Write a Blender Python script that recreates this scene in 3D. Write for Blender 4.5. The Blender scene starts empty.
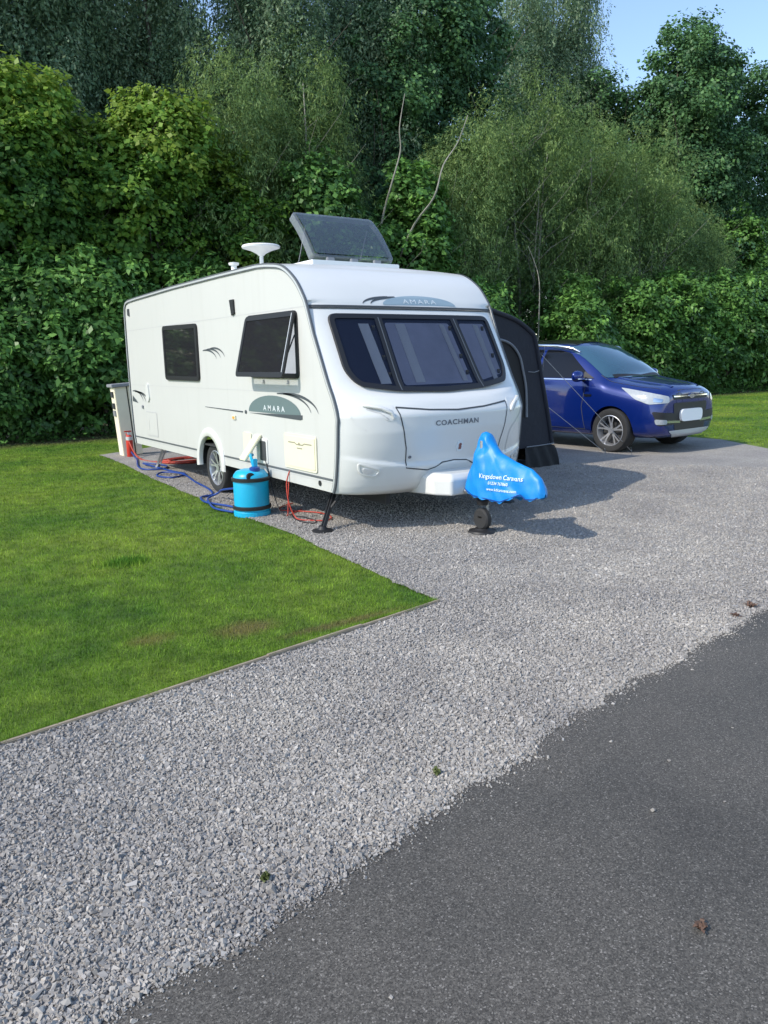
import bpy, bmesh, math, random
import numpy as np
from mathutils import Vector, Matrix
from mathutils.bvhtree import BVHTree
R = math.radians
sc = bpy.context.scene
col = sc.collection

# ------------------------------------------------------------------ camera
cam_d = bpy.data.cameras.new('camera'); cam = bpy.data.objects.new('camera', cam_d); col.objects.link(cam)
sc.camera = cam
CAM = Vector((-3.603, -6.041, 1.601))
rt = Vector((0.82498017, -0.5648057, -0.02005568)); up = Vector((0.12552953, 0.14852288, 0.98090942)); fw = Vector((0.55104451, 0.8117484, -0.19342823))
mw = Matrix.Identity(4)
for i in range(3):
    mw[i][0] = rt[i]; mw[i][1] = up[i]; mw[i][2] = -fw[i]; mw[i][3] = CAM[i]
cam.matrix_world = mw
cam_d.sensor_fit = 'VERTICAL'; cam_d.sensor_height = 36.0; cam_d.lens = 773.07 / 1024 * 36
cam_d.clip_start = .05; cam_d.clip_end = 2000
sc.render.resolution_x = 768; sc.render.resolution_y = 1024

# ------------------------------------------------------------------ light
SUN = Vector((-.150, .012, .128)).normalized()            # direction towards the sun
el = math.asin(SUN.z); az = math.atan2(SUN.x, SUN.y) % (2 * math.pi)
w = bpy.data.worlds.new('World'); sc.world = w; w.use_nodes = True
nt = w.node_tree
sky = nt.nodes.new('ShaderNodeTexSky'); sky.sky_type = 'NISHITA'; sky.sun_disc = False
sky.sun_elevation = el; sky.sun_rotation = az; sky.air_density = 1.0; sky.dust_density = .5; sky.ozone_density = 1.5
nt.links.new(sky.outputs[0], nt.nodes['Background'].inputs[0]); nt.nodes['Background'].inputs[1].default_value = .15
sd = bpy.data.lights.new('sun', 'SUN'); sd.energy = 2.35; sd.angle = R(.55); sd.color = (1, .94, .83)
sun = bpy.data.objects.new('sun', sd); col.objects.link(sun)
sun.rotation_euler = SUN.to_track_quat('Z', 'Y').to_euler()
sc.view_settings.view_transform = 'Standard'; sc.view_settings.look = 'None'
sc.view_settings.exposure = .90; sc.view_settings.gamma = 1; sc.view_settings.use_curve_mapping = False

# ------------------------------------------------------------------ materials
def mat(name, c, rough=.5, metal=0., coat=0., spec=.5, noise=None, bump=None, alpha=1.):
    m = bpy.data.materials.new(name); m.use_nodes = True
    n = m.node_tree.nodes; b = n['Principled BSDF']; L = m.node_tree.links
    b.inputs['Base Color'].default_value = (*c, 1); b.inputs['Roughness'].default_value = rough
    b.inputs['Metallic'].default_value = metal; b.inputs['Coat Weight'].default_value = coat
    b.inputs['Coat Roughness'].default_value = .04
    b.inputs['Specular IOR Level'].default_value = spec
    tc = n.new('ShaderNodeTexCoord')
    if noise:                                   # (scale, amount) wear and dirt in the colour itself
        t = n.new('ShaderNodeTexNoise'); t.inputs['Scale'].default_value = noise[0]; t.inputs['Detail'].default_value = 6
        L.new(tc.outputs['Object'], t.inputs['Vector'])
        mx = n.new('ShaderNodeMix'); mx.data_type = 'RGBA'
        k = noise[1]
        mx.inputs['A'].default_value = tuple(max(0, v * (1 - k)) for v in c) + (1,)
        mx.inputs['B'].default_value = tuple(min(1, v * (1 + k)) for v in c) + (1,)
        L.new(t.outputs['Fac'], mx.inputs['Factor']); L.new(mx.outputs['Result'], b.inputs['Base Color'])
    if bump:                                    # (scale, strength, distance)
        t = n.new('ShaderNodeTexNoise'); t.inputs['Scale'].default_value = bump[0]; t.inputs['Detail'].default_value = 4
        L.new(tc.outputs['Object'], t.inputs['Vector'])
        bp = n.new('ShaderNodeBump'); bp.inputs['Strength'].default_value = bump[1]; bp.inputs['Distance'].default_value = bump[2]
        L.new(t.outputs['Fac'], bp.inputs['Height']); L.new(bp.outputs['Normal'], b.inputs['Normal'])
    return m

def tinted(name, c, opacity, rough=.04):
    m = bpy.data.materials.new(name); m.use_nodes = True
    n = m.node_tree.nodes; L = m.node_tree.links; b = n['Principled BSDF']
    b.inputs['Base Color'].default_value = (*c, 1); b.inputs['Roughness'].default_value = rough
    tr = n.new('ShaderNodeBsdfTransparent'); tr.inputs[0].default_value = (.86, .88, .90, 1)
    mx = n.new('ShaderNodeMixShader'); lw = n.new('ShaderNodeLayerWeight'); lw.inputs[0].default_value = .12
    mr = n.new('ShaderNodeMapRange'); mr.inputs[3].default_value = opacity; mr.inputs[4].default_value = 1
    L.new(lw.outputs['Fresnel'], mr.inputs[0]); L.new(mr.outputs[0], mx.inputs[0])
    L.new(tr.outputs[0], mx.inputs[1]); L.new(b.outputs[0], mx.inputs[2])
    L.new(mx.outputs[0], n['Material Output'].inputs[0])
    return m

def ramp(n, stops):
    r = n.new('ShaderNodeValToRGB'); e = r.color_ramp.elements
    e[0].position = stops[0][0]; e[0].color = (*stops[0][1], 1)
    e[1].position = stops[-1][0]; e[1].color = (*stops[-1][1], 1)
    for p, c in stops[1:-1]:
        x = e.new(p); x.color = (*c, 1)
    return r

M = {}
M['white'] = mat('white_gelcoat', (.68, .68, .66), .28, coat=.3, noise=(2.2, .03))
M['side'] = mat('white_side_panel', (.545, .545, .525), .38, noise=(1.3, .035), bump=(60, .05, .002))
def streaks(m, amt):
    n = m.node_tree.nodes; L = m.node_tree.links; b = n['Principled BSDF']; tc = n.new('ShaderNodeTexCoord')
    mp = n.new('ShaderNodeMapping'); mp.inputs['Scale'].default_value = (3, 7, .45); L.new(tc.outputs['Object'], mp.inputs['Vector'])
    t = n.new('ShaderNodeTexNoise'); t.inputs['Scale'].default_value = 1.6; t.inputs['Detail'].default_value = 5; L.new(mp.outputs[0], t.inputs['Vector'])
    sp = n.new('ShaderNodeSeparateXYZ'); L.new(tc.outputs['Object'], sp.inputs[0])
    lo = n.new('ShaderNodeMapRange'); lo.inputs[1].default_value = .95; lo.inputs[2].default_value = .38; lo.inputs[3].default_value = 0; lo.inputs[4].default_value = .22; L.new(sp.outputs['Z'], lo.inputs[0])
    r = n.new('ShaderNodeMapRange'); r.inputs[1].default_value = .55; r.inputs[2].default_value = .85; r.inputs[3].default_value = 0; r.inputs[4].default_value = amt; L.new(t.outputs['Fac'], r.inputs[0])
    ml = n.new('ShaderNodeMath'); ml.operation = 'MULTIPLY'; L.new(lo.outputs[0], ml.inputs[0]); L.new(t.outputs['Fac'], ml.inputs[1])
    ad = n.new('ShaderNodeMath'); ad.operation = 'ADD'; L.new(r.outputs[0], ad.inputs[0]); L.new(ml.outputs[0], ad.inputs[1])
    mx = n.new('ShaderNodeMix'); mx.data_type = 'RGBA'; src = b.inputs['Base Color'].links[0].from_socket
    L.new(ad.outputs[0], mx.inputs['Factor']); L.new(src, mx.inputs['A']); mx.inputs['B'].default_value = (.30, .29, .24, 1); L.new(mx.outputs['Result'], b.inputs['Base Color'])
streaks(M['side'], .11); streaks(M['white'], .05)
M['cream'] = mat('aged_cream_plastic', (.72, .69, .52), .45, noise=(6, .05))
M['cream_dark'] = mat('cream_groove', (.30, .28, .2), .6)
M['seam'] = mat('dark_seam', (.05, .055, .06), .6)
M['rail_dark'] = mat('rail_insert', (.10, .11, .12), .45)
M['rail_light'] = mat('rail_aluminium', (.62, .63, .64), .35, metal=.4)
M['rubber'] = mat('black_rubber', (.012, .012, .014), .5)
M['black'] = mat('black_plastic', (.014, .014, .016), .55)
M['tyre'] = mat('tyre_rubber', (.022, .022, .023), .75, bump=(40, .3, .004))
M['under'] = mat('chassis_underside', (.03, .03, .032), .9)
M['galv'] = mat('galvanised_steel', (.42, .43, .44), .45, metal=.8, noise=(25, .2))
M['alloy'] = mat('alloy_silver', (.62, .63, .66), .3, metal=.75)
M['teal'] = mat('teal_grey_vinyl', (.12, .17, .175), .5)
M['teal_pale'] = mat('pale_blue_grey_vinyl', (.27, .36, .42), .5)
M['vinyl_dark'] = mat('dark_grey_vinyl', (.06, .07, .08), .5)
M['letter_pale'] = mat('pale_lettering', (.65, .70, .72), .5)
M['letter_grey'] = mat('grey_lettering', (.13, .14, .16), .4)
M['glass_front'] = tinted('blue_tinted_acrylic', (.02, .028, .055), .24)
M['glass_side'] = tinted('smoky_acrylic', (.02, .02, .024), .25)
M['glass_lid'] = tinted('smoky_rooflight', (.09, .12, .155), .60, .22)
M['lid_edge'] = tinted('frosted_edge', (.30, .33, .36), .45, .3)
M['blind'] = mat('blind_fabric', (.36, .34, .42), .8, noise=(3, .4))
M['blind_dark'] = mat('dark_interior', (.02, .024, .05), .9)
M['curtain'] = mat('curtain_cloth', (.6, .58, .6), .85)
M['amber'] = mat('amber_lens', (.75, .35, .05), .3)
M['red'] = mat('red_paint', (.55, .035, .02), .4, noise=(10, .2))
M['red_cable'] = mat('red_cable', (.45, .05, .03), .5)
M['orange'] = mat('orange_cable', (.40, .05, .03), .5)
M['hose'] = mat('blue_hose', (.008, .045, .24), .4)
M['aqua'] = mat('bright_blue_plastic', (.01, .38, .62), .35, noise=(8, .08))
M['cover'] = mat('blue_vinyl_cover', (.001, .205, .58), .45, noise=(6, .10), bump=(11, .15, .02))
M['white_print'] = mat('white_print', (.75, .8, .85), .5)
M['awning'] = mat('charcoal_fabric', (.016, .018, .028), .8, noise=(7, .2), bump=(9, .4, .02))
M['awning_black'] = mat('black_skirt_fabric', (.012, .013, .016), .8, bump=(12, .5, .03))
M['awning_window'] = mat('dark_awning_window', (.004, .004, .006), .7)
M['piping'] = mat('pale_piping', (.22, .23, .25), .6)
M['rope'] = mat('pale_rope', (.45, .43, .42), .8)
M['car_blue'] = mat('metallic_blue_paint', (.002, .017, .155), .26, metal=.3, coat=1.0)
M['car_glass'] = mat('car_window_glass', (.006, .007, .01), .03, spec=.35)
M['screen'] = mat('windscreen_glass', (.03, .085, .13), .05, spec=1.0, coat=1)
M['chrome'] = mat('chrome', (.75, .76, .78), .15, metal=1)
M['lamp'] = mat('headlight_lens', (.38, .41, .43), .12, spec=.8, noise=(22, .3))
M['plate'] = mat('white_plate', (.9, .9, .9), .5)
M['skid'] = mat('silver_plastic', (.45, .46, .48), .4, metal=.3)
M['capgrey'] = mat('grey_post_cap', (.25, .26, .28), .6)
M['post'] = mat('painted_post_timber', (.80, .74, .58), .6, noise=(4, .12))
M['board'] = mat('weathered_timber', (.30, .245, .18), .85, noise=(9, .4))
M['bark'] = mat('bark', (.11, .095, .075), .9, noise=(6, .4), bump=(12, .6, .03))
M['bark_pale'] = mat('pale_bark', (.25, .24, .205), .85, noise=(6, .4))
M['dish'] = mat('white_dome_plastic', (.78, .79, .78), .35)

def leaf_mat(name, stops, trans=.42, rough=.5):
    m = bpy.data.materials.new(name); m.use_nodes = True
    n = m.node_tree.nodes; L = m.node_tree.links; b = n['Principled BSDF']
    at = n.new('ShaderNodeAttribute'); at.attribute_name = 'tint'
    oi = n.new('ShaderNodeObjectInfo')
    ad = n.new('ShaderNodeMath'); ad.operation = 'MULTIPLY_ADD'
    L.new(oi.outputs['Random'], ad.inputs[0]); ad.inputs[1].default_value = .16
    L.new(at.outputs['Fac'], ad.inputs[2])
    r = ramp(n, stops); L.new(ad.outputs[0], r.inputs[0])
    L.new(r.outputs[0], b.inputs['Base Color']); b.inputs['Roughness'].default_value = rough
    b.inputs['Specular IOR Level'].default_value = .25
    t = n.new('ShaderNodeBsdfTranslucent'); L.new(r.outputs[0], t.inputs[0])
    mx = n.new('ShaderNodeMixShader'); mx.inputs[0].default_value = trans
    L.new(b.outputs[0], mx.inputs[1]); L.new(t.outputs[0], mx.inputs[2])
    L.new(mx.outputs[0], n['Material Output'].inputs[0])
    return m
LM = {
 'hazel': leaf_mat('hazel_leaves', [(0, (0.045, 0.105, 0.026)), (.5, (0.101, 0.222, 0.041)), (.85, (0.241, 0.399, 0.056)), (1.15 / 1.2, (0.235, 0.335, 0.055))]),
 'laurel': leaf_mat('broad_leaves', [(0, (0.045, 0.093, 0.028)), (.5, (0.088, 0.195, 0.045)), (.96, (0.177, 0.352, 0.078))], .25, .38),
 'willow': leaf_mat('willow_leaves', [(0, (0.083, 0.144, 0.055)), (.5, (0.156, 0.251, 0.087)), (.96, (0.291, 0.404, 0.134))]),
 'birch': leaf_mat('birch_leaves', [(0, (0.085, 0.143, 0.086)), (.5, (0.168, 0.270, 0.144)), (.96, (0.337, 0.420, 0.259))]),
 'sycamore': leaf_mat('dark_leaves', [(0, (0.032, 0.081, 0.039)), (.5, (0.068, 0.148, 0.063)), (.96, (0.134, 0.271, 0.089))], .25),
}

# ------------------------------------------------------------------ mesh helpers
class G:
    def __init__(s): s.v = []; s.f = []
    def add(s, vs, fs):
        o = len(s.v); s.v += [tuple(p) for p in vs]; s.f += [tuple(i + o for i in f) for f in fs]; return s
    def box(s, c, d, rz=0, bev=0, rot=None):
        bm = bmesh.new(); bmesh.ops.create_cube(bm, size=1)
        for v in bm.verts: v.co = Vector((v.co.x * d[0], v.co.y * d[1], v.co.z * d[2]))
        if bev: bmesh.ops.bevel(bm, geom=list(bm.edges), offset=bev, segments=2, affect='EDGES')
        mt = Matrix.Translation(c) @ (rot if rot is not None else Matrix.Rotation(rz, 4, 'Z'))
        bm.verts.index_update()
        s.add([mt @ v.co for v in bm.verts], [[v.index for v in f.verts] for f in bm.faces]); bm.free(); return s
    def tube(s, pts, r, n=8, cap=True):
        pts = [Vector(p) for p in pts]; k = len(pts); rr = r if isinstance(r, (list, tuple)) else [r] * k
        ref = Vector((0, 0, 1)); vs = []; a = None
        for i, p in enumerate(pts):
            t = (pts[min(i + 1, k - 1)] - pts[max(i - 1, 0)])
            t = t.normalized() if t.length > 1e-9 else Vector((0, 0, 1))
            if a is None: a = t.cross(ref if abs(t.z) < .9 else Vector((1, 0, 0))).normalized()
            else:
                a = (a - t * a.dot(t)); a = a.normalized() if a.length > 1e-6 else t.orthogonal().normalized()
            b = t.cross(a)
            for j in range(n):
                q = 2 * math.pi * j / n; vs.append(p + (a * math.cos(q) + b * math.sin(q)) * rr[i])
        fs = [(i * n + j, i * n + (j + 1) % n, (i + 1) * n + (j + 1) % n, (i + 1) * n + j) for i in range(k - 1) for j in range(n)]
        if cap: fs += [tuple(reversed(range(n))), tuple(range((k - 1) * n, k * n))]
        return s.add(vs, fs)
    def lathe(s, prof, c=(0, 0, 0), axis='Z', n=32):
        vs = []; k = len(prof); c = Vector(c)
        for r, h in prof:
            for j in range(n):
                a = 2 * math.pi * j / n; x, y = r * math.cos(a), r * math.sin(a)
                p = Vector((x, y, h)) if axis == 'Z' else (Vector((h, x, y)) if axis == 'X' else Vector((y, h, x)))
                vs.append(c + p)
        fs = [(i * n + j, i * n + (j + 1) % n, (i + 1) * n + (j + 1) % n, (i + 1) * n + j) for i in range(k - 1) for j in range(n)]
        fs += [tuple(reversed(range(n))), tuple(range((k - 1) * n, k * n))]
        return s.add(vs, fs)
    def prism(s, pts, off):
        n = len(pts); pts = [Vector(p) for p in pts]; off = Vector(off)
        vs = pts + [p + off for p in pts]
        fs = [tuple(range(n)), tuple(reversed(range(n, 2 * n)))] + [(i, i + n, (i + 1) % n + n, (i + 1) % n) for i in range(n)]
        return s.add(vs, fs)
    def disc(s, out, mapf, t0, t1=None, rings=6, hole=None):
        """a star-shaped outline laid on a surface; mapf(u, v, off) -> point; thickness t0..t1; hole = inner scale for a frame"""
        n = len(out); cu = sum(p[0] for p in out) / n; cv = sum(p[1] for p in out) / n
        ks = []
        if hole:                                  # frame of constant width
            inner = inset(out, hole); rows = [out, inner]
        else:
            rows = [[(cu + (p[0] - cu) * k, cv + (p[1] - cv) * k) for p in out] for k in [1 - i / rings for i in range(rings)]]
        vs = []; fs = []
        for row in rows: vs += [mapf(p[0], p[1], t0) for p in row]
        for i in range(len(rows) - 1):
            for j in range(n): fs.append((i * n + j, i * n + (j + 1) % n, (i + 1) * n + (j + 1) % n, (i + 1) * n + j))
        if not hole:
            vs.append(mapf(cu, cv, t0)); c = len(vs) - 1; b = (len(rows) - 1) * n
            fs += [(b + j, b + (j + 1) % n, c) for j in range(n)]
        if t1 is not None:                        # skirts down to the surface
            o = len(vs); vs += [mapf(p[0], p[1], t1) for p in out]
            fs += [(j, o + j, o + (j + 1) % n, (j + 1) % n) for j in range(n)]
            if hole:
                o = len(vs); vs += [mapf(p[0], p[1], t1) for p in rows[1]]
                fs += [(n + j, n + (j + 1) % n, o + (j + 1) % n, o + j) for j in range(n)]
        return s.add(vs, fs)
    def strip(s, pts, wd, mapf, t):
        """a line of width wd following (u, v) points on a surface"""
        pts = resample(pts, .03 if wd < .03 else .05); k = len(pts); vs = []
        for i, p in enumerate(pts):
            a = pts[max(i - 1, 0)]; b = pts[min(i + 1, k - 1)]
            dx, dy = b[0] - a[0], b[1] - a[1]; l = math.hypot(dx, dy) or 1
            nx, ny = -dy / l * wd / 2, dx / l * wd / 2
            vs += [mapf(p[0] + nx, p[1] + ny, t), mapf(p[0] - nx, p[1] - ny, t)]
        return s.add(vs, [(2 * i, 2 * i + 1, 2 * i + 3, 2 * i + 2) for i in range(k - 1)])

def inset(out, d):
    n = len(out); res = []
    ar = sum(out[i][0] * out[(i + 1) % n][1] - out[(i + 1) % n][0] * out[i][1] for i in range(n))
    sg = 1 if ar > 0 else -1
    for i in range(n):
        a = out[i - 1]; b = out[(i + 1) % n]; dx, dy = b[0] - a[0], b[1] - a[1]; l = math.hypot(dx, dy) or 1
        res.append((out[i][0] - sg * dy / l * d, out[i][1] + sg * dx / l * d))
    return res
def resample(pts, step):
    o = [tuple(pts[0])]
    for a, b in zip(pts[:-1], pts[1:]):
        k = max(1, int(math.dist(a, b) / step))
        for i in range(1, k + 1): o.append(tuple(a[j] + (b[j] - a[j]) * i / k for j in range(len(a))))
    return o
def rpoly(pts, r, seg=5, step=.06):
    """polygon with rounded corners, resampled"""
    n = len(pts); o = []
    for i in range(n):
        p = Vector(pts[i]); a = Vector(pts[i - 1]) - p; b = Vector(pts[(i + 1) % n]) - p
        rr = min(r, a.length * .45, b.length * .45); A = p + a.normalized() * rr; B = p + b.normalized() * rr
        for k in range(seg + 1):
            t = k / seg; o.append(tuple((1 - t) ** 2 * A + 2 * t * (1 - t) * p + t * t * B))
    q = resample(o + [o[0]], step)[:-1]
    return q
def smooth_curve(P, step=8):
    P = [Vector(p) for p in P]; o = []
    for i in range(len(P) - 1):
        p0 = P[max(i - 1, 0)]; p1 = P[i]; p2 = P[i + 1]; p3 = P[min(i + 2, len(P) - 1)]
        for k in range(step):
            t = k / step
            o.append(.5 * ((2 * p1) + (p2 - p0) * t + (2 * p0 - 5 * p1 + 4 * p2 - p3) * t * t + (3 * p1 - p0 - 3 * p2 + p3) * t ** 3))
    return o + [P[-1]]

def origin(p):
    o = Vector((0, 0, 0))
    while p is not None: o = o + p.location; p = p.parent
    return o
def put(name, g, m, parent=None, base=None, smooth=None, local=False):
    me = bpy.data.meshes.new(name)
    off = Vector((0, 0, 0)) if local else (origin(parent) if parent else Vector(base or (0, 0, 0)))
    me.from_pydata([tuple(Vector(p) - off) for p in g.v], [], g.f); me.validate(); me.update()
    me.materials.append(m)
    if smooth:
        me.shade_smooth() if hasattr(me, 'shade_smooth') else [setattr(p, 'use_smooth', True) for p in me.polygons]
        me.set_sharp_from_angle(angle=R(smooth))
    bm = bmesh.new(); bm.from_mesh(me); bmesh.ops.recalc_face_normals(bm, faces=bm.faces); bm.to_mesh(me); bm.free()
    o = bpy.data.objects.new(name, me); col.objects.link(o)
    if parent: o.parent = parent
    else: o.location = off
    return o
def tag(o, label=None, cat=None, group=None, kind=None):
    if label: o['label'] = label
    if cat: o['category'] = cat
    if group: o['group'] = group
    if kind: o['kind'] = kind
    return o
def empty(name, loc, label, cat, group=None, rz=0):
    o = bpy.data.objects.new(name, None); o.empty_display_size = .2; col.objects.link(o)
    o.location = loc; o.rotation_euler = (0, 0, rz); return tag(o, label, cat, group)
def text_geo(s, size, mapf, t, stretch=1., bold=0., spacing=1.):
    c = bpy.data.curves.new('txt', 'FONT'); c.body = s; c.size = size; c.align_x = 'CENTER'; c.align_y = 'CENTER'
    c.offset = bold; c.space_character = spacing; c.resolution_u = 3
    o = bpy.data.objects.new('txt', c); col.objects.link(o); bpy.context.view_layer.update()
    dg = bpy.context.evaluated_depsgraph_get(); me = bpy.data.meshes.new_from_object(o.evaluated_get(dg))
    g = G(); g.add([mapf(v.co.x * stretch, v.co.y, t) for v in me.vertices], [tuple(p.vertices) for p in me.polygons])
    bpy.data.objects.remove(o); bpy.data.curves.remove(c); bpy.data.meshes.remove(me); return g

# ================================================================== SETTING
def coord_noise(n, L, scale, detail=3, rough=.5, kind='noise', src=None):
    ge = n.get('geo') or n.new('ShaderNodeNewGeometry'); ge.name = 'geo'
    t = n.new('ShaderNodeTexNoise' if kind == 'noise' else 'ShaderNodeTexVoronoi'); t.inputs['Scale'].default_value = scale
    if kind == 'noise': t.inputs['Detail'].default_value = detail; t.inputs['Roughness'].default_value = rough
    L.new(ge.outputs['Position'], t.inputs['Vector']); return t

def lawn_mat(name, blades):
    m = bpy.data.materials.new(name); m.use_nodes = True; n = m.node_tree.nodes; L = m.node_tree.links; b = n['Principled BSDF']
    big = coord_noise(n, L, .55, 4, .6); sm = coord_noise(n, L, 5.0, 5, .65)
    r1 = ramp(n, [(.34, (.085, .19, .02)), (.5, (.165, .275, .03)), (.68, (.235, .325, .042))]); L.new(big.outputs['Fac'], r1.inputs[0])
    r2 = ramp(n, [(.3, (.5, .55, .5)), (.7, (1.35, 1.28, 1.2))]); L.new(sm.outputs['Fac'], r2.inputs[0])
    mu = n.new('ShaderNodeMix'); mu.data_type = 'RGBA'; mu.blend_type = 'MULTIPLY'; mu.inputs['Factor'].default_value = 1
    L.new(r1.outputs[0], mu.inputs['A']); L.new(r2.outputs[0], mu.inputs['B'])
    cur = mu.outputs['Result']
    ge = n['geo']
    # worn brown spots and a lush tuft, each fixed to its place on the lawn; bare leafy soil along the hedge
    sp = n.new('ShaderNodeSeparateXYZ'); L.new(ge.outputs['Position'], sp.inputs[0])
    for (x, y, rx, ry, c) in [(-1.78, -1.83, .22, .14, (.21, .15, .06)), (-2.32, -1.66, .16, .1, (.20, .17, .05)), (-1.91, .27, .26, .14, (.06, .19, .02)), (-1.2, -2.1, .5, .06, (.2, .16, .06))]:
        vm = n.new('ShaderNodeVectorMath'); vm.operation = 'SUBTRACT'; L.new(ge.outputs['Position'], vm.inputs[0]); vm.inputs[1].default_value = (x, y, 0)
        v2 = n.new('ShaderNodeVectorMath'); v2.operation = 'MULTIPLY'; L.new(vm.outputs[0], v2.inputs[0]); v2.inputs[1].default_value = (1 / rx, 1 / ry, 0)
        ln = n.new('ShaderNodeVectorMath'); ln.operation = 'LENGTH'; L.new(v2.outputs[0], ln.inputs[0])
        ad = n.new('ShaderNodeMath'); ad.operation = 'ADD'; L.new(ln.outputs['Value'], ad.inputs[0]); L.new(sm.outputs['Fac'], ad.inputs[1])
        mr = n.new('ShaderNodeMapRange'); mr.inputs[1].default_value = .9; mr.inputs[2].default_value = 1.7; mr.inputs[3].default_value = .75; mr.inputs[4].default_value = 0
        L.new(ad.outputs[0], mr.inputs[0])
        mx = n.new('ShaderNodeMix'); mx.data_type = 'RGBA'; L.new(mr.outputs[0], mx.inputs['Factor']); L.new(cur, mx.inputs['A']); mx.inputs['B'].default_value = (*c, 1); cur = mx.outputs['Result']
    ad = n.new('ShaderNodeMath'); ad.operation = 'MULTIPLY_ADD'; L.new(big.outputs['Fac'], ad.inputs[0]); ad.inputs[1].default_value = 2.5; L.new(sp.outputs['Y'], ad.inputs[2])
    mr = n.new('ShaderNodeMapRange'); mr.inputs[1].default_value = 11.9; mr.inputs[2].default_value = 13.1; L.new(ad.outputs[0], mr.inputs[0])
    mx = n.new('ShaderNodeMix'); mx.data_type = 'RGBA'; L.new(mr.outputs[0], mx.inputs['Factor']); L.new(cur, mx.inputs['A']); mx.inputs['B'].default_value = (.11, .105, .045, 1); cur = mx.outputs['Result']
    if blades:
        ri = n.new('ShaderNodeHueSaturation'); L.new(cur, ri.inputs['Color'])
        mr2 = n.new('ShaderNodeMapRange'); L.new(ge.outputs['Random Per Island'], mr2.inputs[0]); mr2.inputs[3].default_value = .7; mr2.inputs[4].default_value = 1.55
        L.new(mr2.outputs[0], ri.inputs['Value']); cur = ri.outputs[0]
        t = n.new('ShaderNodeBsdfTranslucent'); L.new(cur, t.inputs[0]); ms = n.new('ShaderNodeMixShader'); ms.inputs[0].default_value = .35
        L.new(b.outputs[0], ms.inputs[1]); L.new(t.outputs[0], ms.inputs[2]); L.new(ms.outputs[0], n['Material Output'].inputs[0])
    else:
        f = coord_noise(n, L, 60, 4, .7); bp = n.new('ShaderNodeBump'); bp.inputs['Strength'].default_value = .8; bp.inputs['Distance'].default_value = .03
        L.new(f.outputs['Fac'], bp.inputs['Height']); L.new(bp.outputs[0], b.inputs['Normal'])
        hv = n.new('ShaderNodeHueSaturation'); hv.inputs['Value'].default_value = .72; L.new(cur, hv.inputs['Color']); cur = hv.outputs[0]
    L.new(cur, b.inputs['Base Color']); b.inputs['Roughness'].default_value = .65; b.inputs['Specular IOR Level'].default_value = .25
    return m
M['lawn'] = lawn_mat('lawn_ground', False); M['blades'] = lawn_mat('grass_blades', True)

def gravel_mat(name, sheet):
    m = bpy.data.materials.new(name); m.use_nodes = True; n = m.node_tree.nodes; L = m.node_tree.links; b = n['Principled BSDF']
    b.inputs['Roughness'].default_value = .8; b.inputs['Specular IOR Level'].default_value = .3
    ge = n.new('ShaderNodeNewGeometry'); ge.name = 'geo'
    big = coord_noise(n, L, 1.1, 5, .6)
    if sheet:
        v = coord_noise(n, L, 78, kind='vor'); src = n.new('ShaderNodeSeparateColor'); L.new(v.outputs['Color'], src.inputs[0]); rnd = src.outputs[0]
        bp = n.new('ShaderNodeBump'); bp.inputs['Strength'].default_value = .9; bp.inputs['Distance'].default_value = .013; bp.invert = True
        L.new(v.outputs['Distance'], bp.inputs['Height']); L.new(bp.outputs[0], b.inputs['Normal'])
    else: rnd = ge.outputs['Random Per Island']
    r = ramp(n, [(0, (.235, .217, .197)), (.3, (.315, .293, .267)), (.7, (.375, .350, .320)), (.93, (.42, .392, .36)), (1, (.51, .48, .445))]); L.new(rnd, r.inputs[0])
    r2 = ramp(n, [(.3, (.74, .74, .76)), (.7, (1.08, 1.07, 1.05))]); L.new(big.outputs['Fac'], r2.inputs[0])
    mu = n.new('ShaderNodeMix'); mu.data_type = 'RGBA'; mu.blend_type = 'MULTIPLY'; mu.inputs['Factor'].default_value = 1
    L.new(r.outputs[0], mu.inputs['A']); L.new(r2.outputs[0], mu.inputs['B']); L.new(mu.outputs['Result'], b.inputs['Base Color'])
    return m
M['gravel'] = gravel_mat('gravel_sheet', True); M['stones'] = gravel_mat('gravel_stones', False)

def asphalt_mat():
    m = bpy.data.materials.new('asphalt'); m.use_nodes = True; n = m.node_tree.nodes; L = m.node_tree.links; b = n['Principled BSDF']
    big = coord_noise(n, L, .9, 5, .6); v = coord_noise(n, L, 230, kind='vor'); fine = coord_noise(n, L, 260, 4, .7)
    sp = n.new('ShaderNodeSeparateColor'); L.new(v.outputs['Color'], sp.inputs[0])
    r = ramp(n, [(0, (.037, .033, .028)), (.35, (.068, .061, .053)), (.75, (.096, .087, .076)), (.95, (.14, .128, .112)), (1, (.24, .22, .20))]); L.new(sp.outputs[0], r.inputs[0])
    r2 = ramp(n, [(.3, (.72, .72, .72)), (.45, (.95, .95, .94)), (.7, (1.25, 1.23, 1.2))]); L.new(big.outputs['Fac'], r2.inputs[0])
    mu = n.new('ShaderNodeMix'); mu.data_type = 'RGBA'; mu.blend_type = 'MULTIPLY'; mu.inputs['Factor'].default_value = 1
    L.new(r.outputs[0], mu.inputs['A']); L.new(r2.outputs[0], mu.inputs['B']); L.new(mu.outputs['Result'], b.inputs['Base Color'])
    b.inputs['Roughness'].default_value = .72
    bp = n.new('ShaderNodeBump'); bp.inputs['Strength'].default_value = .6; bp.inputs['Distance'].default_value = .004
    L.new(fine.outputs['Fac'], bp.inputs['Height']); L.new(bp.outputs[0], b.inputs['Normal'])
    return m
M['asphalt'] = asphalt_mat()

g = G(); g.add([(-150, -150, 0), (200, -150, 0), (200, 200, 0), (-150, 200, 0)], [(0, 1, 2, 3)])
tag(put('lawn', g, M['lawn']), kind='structure')

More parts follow.
